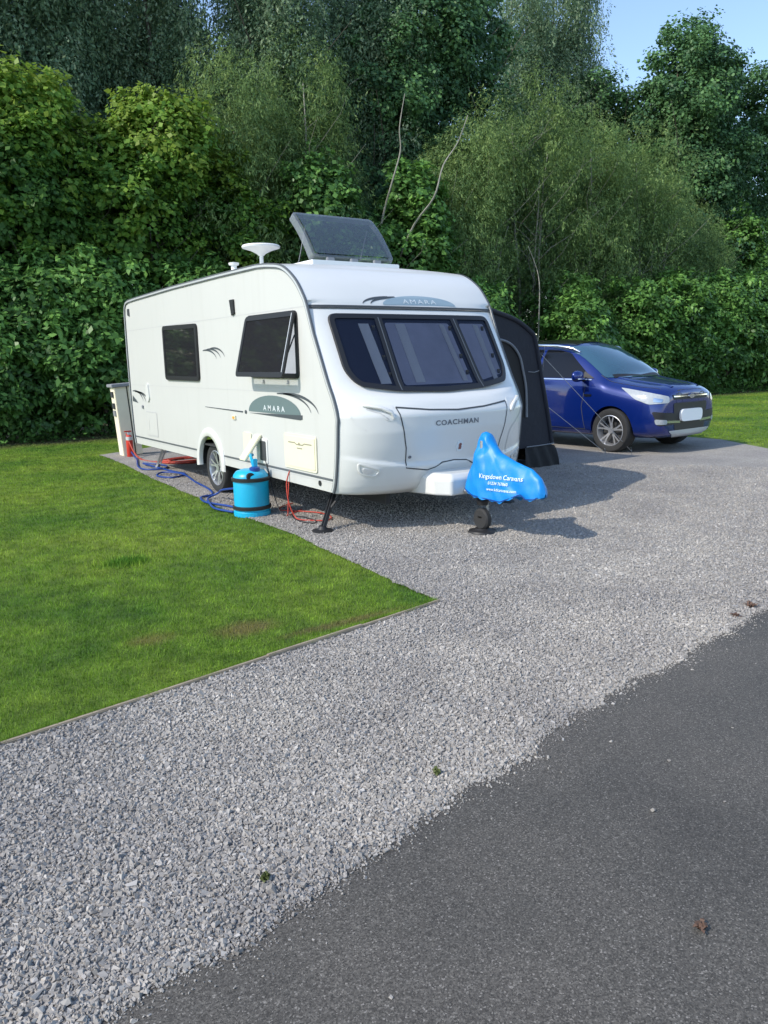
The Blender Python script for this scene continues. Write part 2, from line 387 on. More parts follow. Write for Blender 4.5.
# gravel / road edge
rng = random.Random(4)
edge_raw = [(-14, -5.9), (-8, -4.95), (-5, -4.52), (-3.28, -4.28), (-3.11, -4.21), (-2.96, -4.21), (-2.69, -4.18), (-2.44, -4.12), (-2.26, -4.05), (-2.06, -4.03), (-1.77, -3.96), (-1.52, -3.93), (-1.09, -3.80), (-.73, -3.73), (-.27, -3.69), (.2, -3.61), (.7, -3.54), (1.09, -3.49), (3, -3.2), (8, -2.4), (14, -1.4)]
edge = []
for a in resample(edge_raw, .05):
    edge.append((a[0], a[1] + .016 * math.sin(a[0] * 9) + .012 * math.sin(a[0] * 23 + 1) + rng.uniform(-.008, .008)))
CORNER = (-.53, -2.15)
lawn_side = [(-14, -4.22), (-3.26, -2.57), CORNER, (-.50, -1.8), (-.47, -1.4), (-.44, -.91), (-.38, -.35), (-.33, .33), (-.32, .97), (-.35, 1.72), (-.27, 3.2), (-.19, 4.94), (-.02, 7.17), (.0, 8.4)]
ls = []
for i, a in enumerate(resample(lawn_side, .08)):
    k = 0 if a[1] < -2.1 and a[0] < -.5 else 1
    ls.append((a[0] + k * (.008 * math.sin(a[1] * 5) + rng.uniform(-.008, .008)), a[1]))
right_side = [(9.6, 8.6), (9.75, 2.34), (8.99, 1.0), (8.2, -.9), (8.6, -2.3)]
EX = np.array([p[0] for p in edge]); EY = np.array([p[1] for p in edge])
gpoly = ls + resample([(0, 8.4), (1.6, 9.3), (9.6, 8.6)], .5)[1:-1] + right_side
gp = gpoly + [p for p in reversed(edge) if p[0] < 8.55]
g = G(); g.add([(p[0], p[1], .008) for p in gp], [tuple(range(len(gp)))])
tag(put('gravel_drive', g, M['gravel']), kind='structure')
road = edge + [(60, 6), (60, -60), (-60, -60), (-60, -13)]
g = G(); g.add([(p[0], p[1], .004) for p in road], [tuple(range(len(road)))])
tag(put('road', g, M['asphalt']), kind='structure')

def inside(px, py, poly):
    r = np.zeros(len(px), bool); n = len(poly)
    for i in range(n):
        x1, y1 = poly[i]; x2, y2 = poly[(i + 1) % n]
        if y1 == y2: continue
        c = ((y1 > py) != (y2 > py)) & (px < (x2 - x1) * (py - y1) / (y2 - y1) + x1); r ^= c
    return r
def np_mesh(name, verts, faces_n, idx, mt, tint=None, flat=False):
    me = bpy.data.meshes.new(name); nv = len(verts); nf = len(idx) // faces_n
    me.vertices.add(nv); me.vertices.foreach_set('co', verts.astype(np.float32).ravel())
    me.loops.add(len(idx)); me.loops.foreach_set('vertex_index', idx.astype(np.int32))
    me.polygons.add(nf); me.polygons.foreach_set('loop_start', np.arange(0, len(idx), faces_n, dtype=np.int32))
    me.update(calc_edges=True)
    if flat: me.shade_flat()
    if tint is not None:
        a = me.attributes.new('tint', 'FLOAT', 'POINT'); a.data.foreach_set('value', tint.astype(np.float32))
    me.materials.append(mt); return me
nr = np.random.default_rng(11)
cam2 = np.array([CAM.x, CAM.y])
def scatter(x0, x1, y0, y1, dens, near, far, cond, power=2):
    out = []
    n = int((x1 - x0) * (y1 - y0) * dens); CH = 400000
    while n > 0:
        k = min(n, CH); n -= k
        p = np.stack([nr.uniform(x0, x1, k), nr.uniform(y0, y1, k)], 1)
        dd = np.hypot(*(p - cam2).T)
        v = p - cam2; dep = v @ np.array([fw.x, fw.y]); lat = v @ np.array([rt.x, rt.y])
        keep = (nr.random(k) < np.minimum(1, (near / dd) ** power)) & (dd < far) & (dep > .6) & (np.abs(lat) < dep * .62 + .8)
        p = p[keep]; out.append(p[cond(p)])
    return np.concatenate(out)

def stones_mesh(P, sz, z0=.008):
    n = len(P); base = np.array([[x, y, z] for x in (-1, 1) for y in (-1, 1) for z in (-1, 1)], float) * .5
    q = base[None] * (1 + nr.uniform(-.45, .3, (n, 8, 3)))
    s = sz * nr.lognormal(0, .28, n); q = q * (s[:, None, None] * np.array([1.25, .85, .62]))
    A = nr.normal(size=(n, 4)); A[:, 1:3] *= .45; A /= np.linalg.norm(A, axis=1)[:, None]
    w_, x, y, z = A.T
    Rm = np.stack([1 - 2 * (y * y + z * z), 2 * (x * y - z * w_), 2 * (x * z + y * w_), 2 * (x * y + z * w_), 1 - 2 * (x * x + z * z), 2 * (y * z - x * w_), 2 * (x * z - y * w_), 2 * (y * z + x * w_), 1 - 2 * (x * x + y * y)], 1).reshape(n, 3, 3)
    q = np.einsum('nij,nkj->nki', Rm, q)
    q[:, :, 0] += P[:, 0:1]; q[:, :, 1] += P[:, 1:2]; q[:, :, 2] += z0 + nr.uniform(-.001, .004, (n, 1))
    f = np.array([[0, 1, 3, 2], [4, 6, 7, 5], [0, 4, 5, 1], [2, 3, 7, 6], [0, 2, 6, 4], [1, 5, 7, 3]])
    idx = (f.ravel()[None] + 8 * np.arange(n)[:, None]).ravel()
    return q.reshape(-1, 3), idx
P = scatter(-7, 9, -5, 6.5, 15000, 3.0, 12, lambda p: inside(p[:, 0], p[:, 1], gp))
v_, i_ = stones_mesh(P, .0098)
# loose stones thrown over the tarmac edge
k = 4200; xs = nr.uniform(-4, 4, k); ys = np.interp(xs, EX, EY) - nr.exponential(.014, k)
far_ = nr.random(k) < .008; ys[far_] -= nr.uniform(.05, 1.2, far_.sum())
v2_, i2_ = stones_mesh(np.stack([xs, ys], 1), .009, .004)
k = 9000; xg = nr.uniform(-4, 4, k); yg = np.interp(xg, EX, EY) - nr.exponential(.03, k); v3_, i3_ = stones_mesh(np.stack([xg, yg], 1), .0038, .004)   # grit
v2_, i2_ = np.concatenate([v2_, v3_]), np.concatenate([i2_, i3_ + len(v2_)])
V = np.concatenate([v_, v2_]); I = np.concatenate([i_, i2_ + len(v_)])
o = bpy.data.objects.new('gravel_stones', np_mesh('gravel_stones', V, 4, I, M['stones'], flat=True)); col.objects.link(o)
tag(o, 'pale grey crushed limestone gravel covering the pitch', 'gravel', kind='stuff')

# grass blades
lawn_poly = [(-14, -4.17)] + [(p[0] + .01, p[1] + .012) for p in ls if p[0] > -13.9]
lawn_poly = [(-30, 13)] + [(-30, -6)] + lawn_poly + [(.2, 9.2), (2, 10), (9.8, 9.2), (9.9, 2.3), (9.15, .95), (8.4, -1), (8.8, -1.9), (36, 2), (36, 13.4)]
def grass(P, h0, w0):
    n = len(P); dd = np.hypot(*(P - cam2).T)
    h = h0 * nr.uniform(.5, 1.25, n); wd = w0 * np.clip(dd / 4.5, .8, 6); a = nr.uniform(0, 2 * np.pi, n); l = nr.uniform(0, .9, n) * h; b = nr.uniform(0, 2 * np.pi, n)
    c = np.stack([P[:, 0], P[:, 1], np.zeros(n)], 1); d_ = np.stack([np.cos(a), np.sin(a), 0 * a], 1) * wd[:, None] / 2
    tp = c + np.stack([np.cos(b) * l, np.sin(b) * l, h], 1)
    return np.stack([c - d_, c + d_, tp], 1).reshape(-1, 3)
P = scatter(-9, 36, -3, 13, 7500, 4.3, 42, lambda p: inside(p[:, 0], p[:, 1], lawn_poly))
gv = grass(P, .024, .0045)
k = 500; P2 = np.stack([nr.normal(-1.91, .11, k), nr.normal(.27, .07, k)], 1); gv = np.concatenate([gv, grass(P2, .06, .005)])
# uneven overhang along the timber edging
ke = 9000; t = nr.random(ke); bx0 = np.where(t < .85, -3.26 + (t / .85) * 2.73, -.53); xe = np.interp(t, [0, .3, 1], [-9, -3.26, -.53]); ye = np.interp(xe, [-14, -3.26, -.53], [-4.22, -2.57, -2.15])
ye = ye + .012 + np.abs(nr.normal(0, .016, ke)) - .016 * (np.sin(xe * 7) + np.sin(xe * 17 + 2) > .5); gv = np.concatenate([gv, grass(np.stack([xe, ye], 1), .034, .0045)])
o = bpy.data.objects.new('grass', np_mesh('grass', gv, 3, np.arange(len(gv)), M['blades'])); col.objects.link(o)
tag(o, 'short mown green grass of the lawns', 'grass', kind='stuff')

# timber edging along the near side of the lawn
g = G()
pts = resample([(-14, -4.22), (-3.26, -2.57), (-.53, -2.15)], .6)
for a, b in zip(pts[:-1], pts[1:]):
    a = Vector((*a, 0)); b = Vector((*b, 0)); c = (a + b) / 2; dv = b - a
    g.box((c.x, c.y, .004 + .004 * math.sin(c.x * 3)), (dv.length + .002, .024, .044), math.atan2(dv.y, dv.x) + .006 * math.sin(c.x * 5), .004)
tag(put('lawn_edging', g, M['board'], base=(-.53, -2.15, 0)), 'thin weathered timber edging board between lawn and gravel', 'edging')

# ================================================================== TREES
def crown_verts(seed, ells, n_cl, per, cr, leaf, droop=0., zbias=.3, flatz=.65, sun=0.):
    r = np.random.default_rng(seed)
    vol = np.array([e[3] * e[5] + e[4] * e[5] for e in ells]); pr = vol / vol.sum()
    ei = r.choice(len(ells), n_cl, p=pr); E = np.array(ells)[ei]
    d = r.normal(size=(n_cl, 3)); d[:, 1] -= .35; d /= np.linalg.norm(d, axis=1)[:, None]
    rad = 1 - np.abs(r.normal(0, .24, n_cl)); rad = np.clip(rad, .1, 1.0)
    lump = 1 + .16 * np.sin(d[:, 0] * 5 + seed) * np.cos(d[:, 2] * 6 + seed * 2) + .08 * r.normal(size=n_cl)
    C = E[:, :3] + d * E[:, 3:6] * (rad * lump)[:, None]; C[:, 2] = np.maximum(C[:, 2], .15 + .3 * r.random(n_cl))
    hn = C[:, 2] / C[:, 2].max(); tc = np.clip(r.normal(.42, .17, n_cl) + .30 * (hn - .5) + sun * np.clip(hn - .72, 0, 1) * 1.9, 0, 1)  # tint rises with height: yellowish young leaves, plus sunlit tops painted in
    n = n_cl * per; ci = np.repeat(np.arange(n_cl), per)
    cs = cr * r.uniform(.6, 1.35, n_cl)
    if droop:
        ns = 9; st = r.normal(size=(n_cl, ns, 3)) * cs[:, None, None] * .55; si = r.integers(0, ns, n)
        sl = r.uniform(.5, 1.5, (n_cl, ns)) * droop
        t = r.random(n); P = C[ci] + st[ci, si] + r.normal(size=(n, 3)) * .045
        sw = r.normal(size=(n_cl, ns, 2)) * .25
        P[:, 2] -= t * sl[ci, si]; P[:, 0] += sw[ci, si, 0] * t ** 2; P[:, 1] += sw[ci, si, 1] * t ** 2
    else:
        o = r.normal(size=(n, 3)); o /= np.linalg.norm(o, axis=1)[:, None]; o *= (r.random(n) ** .45)[:, None]
        P = C[ci] + o * cs[ci][:, None] * np.array([1, 1, flatz])
    out = (P - C[ci]); out /= np.linalg.norm(out, axis=1)[:, None] + 1e-6
    N = .45 * out + .35 * d[ci] + np.array([0, -.1, zbias + .25]) + r.normal(size=(n, 3)) * .42; N /= np.linalg.norm(N, axis=1)[:, None]
    T = r.normal(size=(n, 3)) + np.array([0, 0, -.7 - 1.2 * (droop > 0)]) + .5 * out; T -= N * (T * N).sum(1)[:, None]; T /= np.linalg.norm(T, axis=1)[:, None]
    B = np.cross(N, T); s = r.uniform(.45, 1.3, n)[:, None]; l, w_ = leaf
    P[:, 2] = np.maximum(P[:, 2], .04)
    q = np.stack([P, P + T * s * l * .45 + B * s * w_ / 2 - N * .12 * w_ * s, P + T * s * l, P + T * s * l * .45 - B * s * w_ / 2 - N * .12 * w_ * s], 1)
    q[:, :, 2] = np.maximum(q[:, :, 2], .02)
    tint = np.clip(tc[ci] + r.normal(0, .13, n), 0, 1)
    return q.reshape(-1, 3), np.repeat(tint, 4)

def build_crown(kind, seed, ells, n_cl, per, cr, leaf, **kw):
    v, t = crown_verts(seed, ells, n_cl, per, cr, leaf, **kw)
    return np_mesh('crown', v, 4, np.arange(len(v)), LM[kind], t)

def trunk_mesh(seed, h, r0, stems=1, spread=.3, bark='bark', lean=.1, nb=7):
    rn = random.Random(seed); g = G()
    for s in range(stems):
        a = rn.uniform(0, 6.28); sx, sy = math.cos(a) * spread, math.sin(a) * spread
        lx, ly = rn.uniform(-1, 1) * lean * h + sx * 2, rn.uniform(-1, 1) * lean * h * .6 + sy; k = 9; pts = []
        for i in range(k):
            t = i / (k - 1); pts.append(Vector((sx * .3 + lx * t ** 1.3 + rn.uniform(-.06, .06) * h * .12, sy * .3 + ly * t + rn.uniform(-.06, .06) * h * .1, h * t * (1 - .1 * s))))
        pts[0].z = 0; rr = [r0 * (1 - .85 * i / (k - 1)) for i in range(k)]
        rr[0] *= 1.25
        g.tube(pts, rr, 7)
        for b in range(nb):
            i = rn.randint(2, k - 2); p = pts[i]; a = rn.uniform(0, 6.28); L_ = h * rn.uniform(.12, .28)
            q = [p + Vector((math.cos(a) * L_ * u, math.sin(a) * L_ * u, L_ * (.75 * u + .1 * u * u))) + Vector((rn.uniform(-1, 1), rn.uniform(-1, 1), rn.uniform(-1, 1))) * .07 * L_ for u in (0, .25, .5, .75, 1)]
            q[0] = p; g.tube(q, [rr[i] * .5, rr[i] * .38, rr[i] * .26, rr[i] * .15, rr[i] * .05], 5)
    me = bpy.data.meshes.new('trunk'); me.from_pydata(g.v, [], g.f); me.update(); me.materials.append(M[bark])
    for p in me.polygons: p.use_smooth = True
    return me

T = {}
# broad bushy hazel, foliage down to the grass
for i in range(3):
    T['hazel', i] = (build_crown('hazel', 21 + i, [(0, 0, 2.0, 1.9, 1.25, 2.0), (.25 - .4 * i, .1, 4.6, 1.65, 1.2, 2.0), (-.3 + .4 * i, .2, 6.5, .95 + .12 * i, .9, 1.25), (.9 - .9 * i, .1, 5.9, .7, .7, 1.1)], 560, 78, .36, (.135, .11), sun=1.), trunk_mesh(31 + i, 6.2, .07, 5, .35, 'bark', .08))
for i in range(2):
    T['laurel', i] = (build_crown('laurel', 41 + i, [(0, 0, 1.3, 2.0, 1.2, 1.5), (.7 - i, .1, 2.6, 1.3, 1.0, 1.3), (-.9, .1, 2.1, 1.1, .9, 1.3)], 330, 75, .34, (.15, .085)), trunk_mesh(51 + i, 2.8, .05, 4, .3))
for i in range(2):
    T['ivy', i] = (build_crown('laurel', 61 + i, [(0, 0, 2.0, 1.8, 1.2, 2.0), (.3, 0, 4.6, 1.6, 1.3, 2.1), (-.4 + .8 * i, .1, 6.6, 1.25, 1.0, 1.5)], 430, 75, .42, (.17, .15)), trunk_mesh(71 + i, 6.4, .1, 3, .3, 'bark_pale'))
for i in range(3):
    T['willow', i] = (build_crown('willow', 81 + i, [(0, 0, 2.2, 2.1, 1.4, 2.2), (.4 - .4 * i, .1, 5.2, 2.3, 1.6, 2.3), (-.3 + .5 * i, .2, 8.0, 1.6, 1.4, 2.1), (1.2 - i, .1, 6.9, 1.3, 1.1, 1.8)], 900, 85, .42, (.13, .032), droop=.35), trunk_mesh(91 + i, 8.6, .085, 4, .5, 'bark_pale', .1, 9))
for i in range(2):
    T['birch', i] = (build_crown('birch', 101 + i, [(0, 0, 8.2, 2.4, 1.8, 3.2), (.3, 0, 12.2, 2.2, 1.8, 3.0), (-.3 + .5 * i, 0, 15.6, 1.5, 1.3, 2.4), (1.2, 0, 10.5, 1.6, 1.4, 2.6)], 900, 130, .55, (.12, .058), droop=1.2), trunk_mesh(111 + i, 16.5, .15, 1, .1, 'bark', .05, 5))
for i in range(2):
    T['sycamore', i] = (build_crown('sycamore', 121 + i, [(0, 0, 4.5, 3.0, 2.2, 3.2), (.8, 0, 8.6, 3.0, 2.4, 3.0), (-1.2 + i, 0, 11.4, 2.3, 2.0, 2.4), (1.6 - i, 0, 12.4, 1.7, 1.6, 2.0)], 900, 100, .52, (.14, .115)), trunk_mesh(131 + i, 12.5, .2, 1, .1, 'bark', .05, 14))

LB = {'hazel': 'hazel', 'laurel': 'laurel bush', 'ivy': 'ivy clad tree', 'willow': 'willow', 'birch': 'birch', 'sycamore': 'sycamore'}
NM = {'hazel': 'hazel_tree', 'laurel': 'laurel_bush', 'ivy': 'broadleaf_tree', 'willow': 'willow_tree', 'birch': 'birch_tree', 'sycamore': 'sycamore_tree'}
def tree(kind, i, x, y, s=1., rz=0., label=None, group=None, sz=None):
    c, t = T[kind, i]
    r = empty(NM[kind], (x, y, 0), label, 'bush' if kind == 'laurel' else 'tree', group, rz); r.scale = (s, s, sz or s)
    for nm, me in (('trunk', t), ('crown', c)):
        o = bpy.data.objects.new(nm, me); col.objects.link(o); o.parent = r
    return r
GH = 'hazels along the left of the hedge line'; GW = 'willows in the middle and right of the tree line'; GB = 'tall birches behind the tree line'; GS = 'dark trees at the back'; GL = 'low bushes along the foot of the trees'
TREES = [
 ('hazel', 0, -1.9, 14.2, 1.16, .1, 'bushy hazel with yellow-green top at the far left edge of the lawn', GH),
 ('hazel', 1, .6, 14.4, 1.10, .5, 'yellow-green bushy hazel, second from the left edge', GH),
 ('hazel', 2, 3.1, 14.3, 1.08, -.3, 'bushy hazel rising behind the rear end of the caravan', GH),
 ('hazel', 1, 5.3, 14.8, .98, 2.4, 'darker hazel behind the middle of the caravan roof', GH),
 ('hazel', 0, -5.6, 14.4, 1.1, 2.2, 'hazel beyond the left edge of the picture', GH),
 ('laurel', 0, -1.2, 12.9, 1.0, 0, 'dark low bush at the left end of the hedge foot', GL),
 ('laurel', 1, 1.6, 13.1, 1.15, .4, 'dark low bush behind the grey-capped service post', GL),
 ('laurel', 0, 4.4, 13.3, 1.1, 3.0, 'low bush hidden mostly by the caravan rear', GL),
 ('willow', 0, 6.3, 15.0, 1.0, .3, 'grey-green willow above the small roof antenna', GW),
 ('willow', 1, 8.6, 15.6, 1.08, 1.4, 'fine-leaved willow behind the raised rooflight', GW),
 ('ivy', 0, 8.3, 13.8, .88, .1, 'broad-leaved tree just right of the raised rooflight lid', 'broad-leaved trees behind the caravan front'),
 ('ivy', 1, 11.1, 13.9, .92, .6, 'bright green broad-leaved tree with the leaning bare stem', 'broad-leaved trees behind the caravan front'),
 ('laurel', 1, 13.4, 13.3, 1.1, .3, 'bush at the tree foot behind the awning', GL),
 ('willow', 2, 14.2, 14.9, 1.0, .2, 'grey-green willow behind the awning and car roof', GW),
 ('willow', 0, 17.6, 15.4, 1.12, 2.0, 'tallest pale willow with bare stems above the blue car', GW),
 ('willow', 1, 20.9, 15.2, 1.05, .9, 'wide willow above the bonnet of the blue car', GW),
 ('willow', 2, 24.0, 15.0, 1.04, 3.4, 'rounded willow on the right, before the dark sycamore', GW),
 ('willow', 0, 27.6, 15.4, .80, 4.4, 'small willow near the right edge', GW),
 ('laurel', 0, 17.6, 13.2, 1.15, 1.0, 'dark bush behind the roof of the blue car', GL),
 ('laurel', 1, 20.8, 13.3, 1.2, 3.1, 'leafy bush behind the windscreen of the blue car', GL),
 ('laurel', 0, 24.0, 13.4, 1.25, 3.3, 'green bush at the grass edge right of the car', GL),
 ('laurel', 1, 27.2, 13.4, 1.35, 6.1, 'bright green bush near the right edge of the grass', GL),
 ('laurel', 0, 30.6, 13.4, 1.45, .1, 'bush at the right edge of the picture', GL),
 ('ivy', 0, 30.6, 15.6, .95, 2.2, 'broad-leaved tree at the right edge of the picture', None),
 ('birch', 0, -2.2, 18.2, 1.0, .3, 'dark drooping birch in the top left corner', GB),
 ('birch', 1, 1.6, 18.4, 1.05, 1.1, 'tall birch behind the yellow-green hazels', GB),
 ('birch', 0, 5.1, 19.0, 1.0, 2.3, 'tall birch left of the small sky gaps', GB),
 ('birch', 1, 9.3, 18.6, 1.05, 4.2, 'tall weeping birch right of the sky gaps', GB),
 ('birch', 0, 12.6, 19.0, 1.0, 5.0, 'tall weeping birch above the leaning bare stem', GB),
 ('sycamore', 0, 16.2, 19.0, 1.12, .4, 'dark dense tree left of the grey birch top', GS),
 ('sycamore', 1, 13.2, 18.0, .95, .9, 'dark dense tree behind the bright broadleaf', GS),
 ('birch', 1, 26.2, 22.5, 1.16, .2, 'lone grey-green birch top standing against the sky', GB),
 ('birch', 0, 23.6, 22.5, 1.05, 1.2, 'dark birch just left of the lone grey birch top', GB),
 ('sycamore', 1, 30.2, 18.0, 1.17, .5, 'dark sycamore against the sky at the right edge', GS),
 ('sycamore', 0, 35.4, 19.0, 1.15, 1.7, 'dark sycamore cut by the right edge of the picture', GS),
 ('sycamore', 0, 28.4, 19.8, 1.03, 2.6, 'lower dark tree between lone birch and sycamore', GS),
]
k = 0
for x in range(-6, 52, 4):                     # deeper wood
    k += 1
    TREES.append(('sycamore', k % 2, x + (k % 3) * .5, 24.5 + (k % 2) * 1.5, (1.0 if x < 18 else .72 if x < 36 else .85), k * 1.3, 'dark tree deep in the wood behind the front row', 'trees deep in the wood'))
for t in TREES: tree(*t)

# low leafy growth along the hedge foot
nu = 420; ux = nr.uniform(-6, 33, nu); uy = 12.35 + nr.normal(0, .3, nu) + .25 * np.sin(ux * 1.7); vv = []
for q in range(nu):
    kk = 26; c0 = np.array([ux[q], uy[q], .0]); r_ = nr.uniform(.08, .26); P0 = c0 + nr.normal(size=(kk, 3)) * r_ * np.array([1, 1, .55]); P0[:, 2] = np.abs(P0[:, 2]) + .01
    T0 = nr.normal(size=(kk, 3)); T0[:, 2] *= .4; T0 /= np.linalg.norm(T0, axis=1)[:, None]; B0 = np.cross(T0, nr.normal(size=(kk, 3)) * .3 + np.array([0, 0, 1.])); B0 /= np.linalg.norm(B0, axis=1)[:, None]
    l = .055 + .05 * nr.random((kk, 1)); Q = np.stack([P0, P0 + T0 * l * .5 + B0 * l * .35, P0 + T0 * l, P0 + T0 * l * .5 - B0 * l * .35], 1); Q[:, :, 2] = np.maximum(Q[:, :, 2], .005); vv.append(Q.reshape(-1, 3))
vv = np.concatenate(vv); o = bpy.data.objects.new('undergrowth', np_mesh('undergrowth', vv, 4, np.arange(len(vv)), LM['laurel'], np.repeat(np.clip(nr.normal(.4, .2, len(vv) // 4), 0, 1), 4))); col.objects.link(o)
tag(o, 'low weeds and leafy ground cover along the hedge foot', 'undergrowth', kind='stuff')
def stem(pts, r0, label):
    g = G(); c = smooth_curve(pts, 5); n = len(c)
    g.tube(c, [r0 * (1 - .75 * i / (n - 1)) for i in range(n)], 6)
    o = put('bare_trunk', g, M['bark_pale'], base=pts[0], smooth=60); tag(o, label, 'dead trunk', 'bare stems among the foliage')
stem([(8.6, 13.9, 0), (9.3, 13.8, 3), (9.75, 13.4, 5.6), (9.72, 12.9, 6.4), (9.95, 12.75, 7.3), (9.9, 12.7, 7.9), (10.1, 12.7, 8.8)], .038, 'upright pale bare stem above the rooflight lid')
stem([(9.6, 13.9, 0), (10.0, 13.8, 3), (10.5, 13.1, 5.2), (10.85, 12.4, 6.1), (11.2, 12.4, 7.0), (11.75, 12.4, 7.7), (12.2, 12.5, 8.5)], .040, 'pale bare stem leaning right above the caravan front')
stem([(15.6, 13.6, 0), (15.75, 13.1, 1.7), (15.65, 12.9, 3.0), (15.8, 13.1, 4.2), (15.6, 13.4, 5.2)], .035, 'slim pale upright stem behind the awning')

# ================================================================== CARAVAN
W_ = 2.26; LEN = 6.16
van = empty('caravan', (1.13, 3.05, 0), 'white touring caravan with raised rooflight and blue-tinted front windows on the gravel', 'caravan')
PZ = [.34, .39, .45, .52, .62, .8, 1.0, 1.1, 1.25, 1.4, 1.6, 1.85, 2.1, 2.2, 2.37, 2.51, 2.56, 2.58]
PY = [.10, .05, .02, .00, -.02, -.045, -.062, -.068, -.01, .08, .185, .315, .45, .51, .67, .92, 1.22, 1.5]
def sstep(a, b, x): t = min(1, max(0, (x - a) / (b - a) if b != a else 0)); return t * t * (3 - 2 * t)
def F(x, z):
    t = min(1, abs(2 * x / W_ - 1))
    y = np.interp(z, PZ, PY) - np.interp(z, [.34, .39, .62, .95, 1.12, 1.2, 1.30, 1.4, 2.1, 2.6], [.16, .21, .26, .31, .30, .27, .16, .13, .06, .03]) * (1 - t ** 3.6)
    y += .035 * t ** 14                                   # rounded corner into the side rail
    if z < 1.0:
        zc = .63 + .12 * t ** 3; y -= .022 * (1 - sstep(zc - .015, zc + .015, z)) * (1 - t ** 10)
    zr = 1.235 + .09 * t ** 3
    y -= .016 * math.exp(-((z - zr) / .022) ** 2) * (1 - t ** 8)
    return float(y)
FM = lambda x, z, o=0: (x, F(x, z) - o, z)
# front panel
NX, NZ = 72, 96
g = G(); vs = []
for j in range(NZ + 1):
    for i in range(NX + 1):
        x = W_ * i / NX; t = abs(2 * x / W_ - 1); zlo = .385 - .05 * (1 - t ** 2)
        z = zlo + (2.1 - zlo) * j / NZ; vs.append((x, F(x, z), z))
fs = [(j * (NX + 1) + i, j * (NX + 1) + i + 1, (j + 1) * (NX + 1) + i + 1, (j + 1) * (NX + 1) + i) for j in range(NZ) for i in range(NX)]
o = len(vs)                                              # rolled-under bottom lip
for i in range(NX + 1):
    x, y, z = vs[i]; vs.append((x, y + .12, z - .01)); 
fs += [(i, o + i, o + i + 1, i + 1) for i in range(NX)]
g.add(vs, fs); put('front_panel', g, M['white'], van, smooth=50)
# roof: front roll, top, rear
prof = [(y, z) for y, z in zip(PY, PZ) if z >= 2.1]
prof = [tuple(p) for p in smooth_curve([(p[0], p[1], 0) for p in prof], 6)]
prof = [(p[0], p[1]) for p in prof] + [(2.5, 2.585), (4, 2.58), (5.6, 2.555), (5.95, 2.545), (6.08, 2.52), (6.15, 2.46), (6.18, 2.36), (6.2, 1.83), (6.2, 1.06), (6.17, .6), (6.12, .40)]
g = G(); vs = []
for (y, z) in prof:
    for i in range(41):
        x = W_ * i / 40; t = abs(2 * x / W_ - 1)
        b = .06 * (1 - t ** 3.6) if y < 1.5 else .0
        if z < 2.6 and y < 1.5: b = float(np.interp(z, [2.1, 2.6], [.06, .03])) * (1 - t ** 3.6) - .035 * t ** 14 * (1 if z < 2.15 else 0)
        vs.append((x, y - b + (.03 * (1 - t ** 4) if y > 6.1 else 0), z + (.022 * (1 - t ** 2) if y > 1 and z > 2.5 else 0)))
g.add(vs, [(j * 41 + i, j * 41 + i + 1, (j + 1) * 41 + i + 1, (j + 1) * 41 + i) for j in range(len(prof) - 1) for i in range(40)])
put('roof', g, M['white'], van, smooth=50)
# sides with the wheel-arch notch
side_prof = [(y, z) for y, z in zip(PY, PZ) if .38 < z < 2.1]
side_prof = [(p[0], p[1]) for p in smooth_curve([(a, b, 0) for a, b in side_prof], 4)]
outer = [(a + (.03 if b < 2.1 else 0), b) for a, b in side_prof] + prof
AC, AR = (3.07, .36), .365
arch = [(AC[0] + AR * math.cos(a), AC[1] + AR * math.sin(a)) for a in [math.pi * (k / 20) for k in range(21)]]
outer2 = outer + [(AC[0] + AR, .40)] + [p for p in arch if p[1] > .42] + [(AC[0] - AR, .40)]
for sx, nm in ((0, 'side_wall'), (W_, 'side_wall')):
    g = G(); g.add([(sx, a, b) for a, b in outer2], [tuple(range(len(outer2)))])
    put(nm, g, M['side'], van)
# chassis, wheel boxes
g = G(); g.box((1.13, 3.1, .36), (1.9, 5.7, .05)); g.box((.55, 3.0, .29), (.05, 6.0, .12)); g.box((1.7, 3.0, .29), (.05, 6.0, .12)); g.tube([(.2, 3.07, .3), (2.06, 3.07, .3)], .035)
g.box((.17, 3.07, .60), (.30, .82, .02)); g.box((.32, 3.07, .45), (.02, .82, .3)); g.box((2.09, 3.07, .60), (.30, .82, .02)); g.box((1.94, 3.07, .45), (.02, .82, .3))
g.box((.17, 3.48, .47), (.3, .02, .28)); g.box((.17, 2.66, .47), (.3, .02, .28))
put('chassis', g, M['under'], van)
# awning rails round both sides: dark bead, aluminium, dark bead
rp = resample([(a, b) for a, b in outer], .05)
def rail(sx, sg, d0, d1, m, th):
    g = G(); vs = []; k = len(rp)
    for i, p in enumerate(rp):
        a = rp[max(i - 1, 0)]; b = rp[min(i + 1, k - 1)]; dx, dy = b[0] - a[0], b[1] - a[1]; l = math.hypot(dx, dy) or 1
        nx, ny = dy / l, -dx / l                          # inward normal of the loop
        x = sx - sg * th
        for xx, d in ((sx - sg * -.004, d0), (x, d0), (x, d1), (sx - sg * -.004, d1)): vs.append((xx, p[0] + nx * d, p[1] + ny * d))
    g.add(vs, [(4 * i + j, 4 * i + j + 1, 4 * i + j + 5, 4 * i + j + 4) for i in range(k - 1) for j in range(3)])
    put('awning_rail', g, m, van)
for sx, sg in ((0, 1), (W_, -1)):
    rail(sx, sg, -.006, .010, M['rail_dark'], .014); rail(sx, sg, .010, .030, M['rail_light'], .018); rail(sx, sg, .030, .041, M['rail_dark'], .014)
# seam bar between roof and front
g = G(); g.strip([(.0, 2.105), (W_, 2.105)], .022, FM, .012); g.strip([(.0, 2.085), (W_, 2.085)], .010, FM, .006); put('roof_seam', g, M['seam'], van)

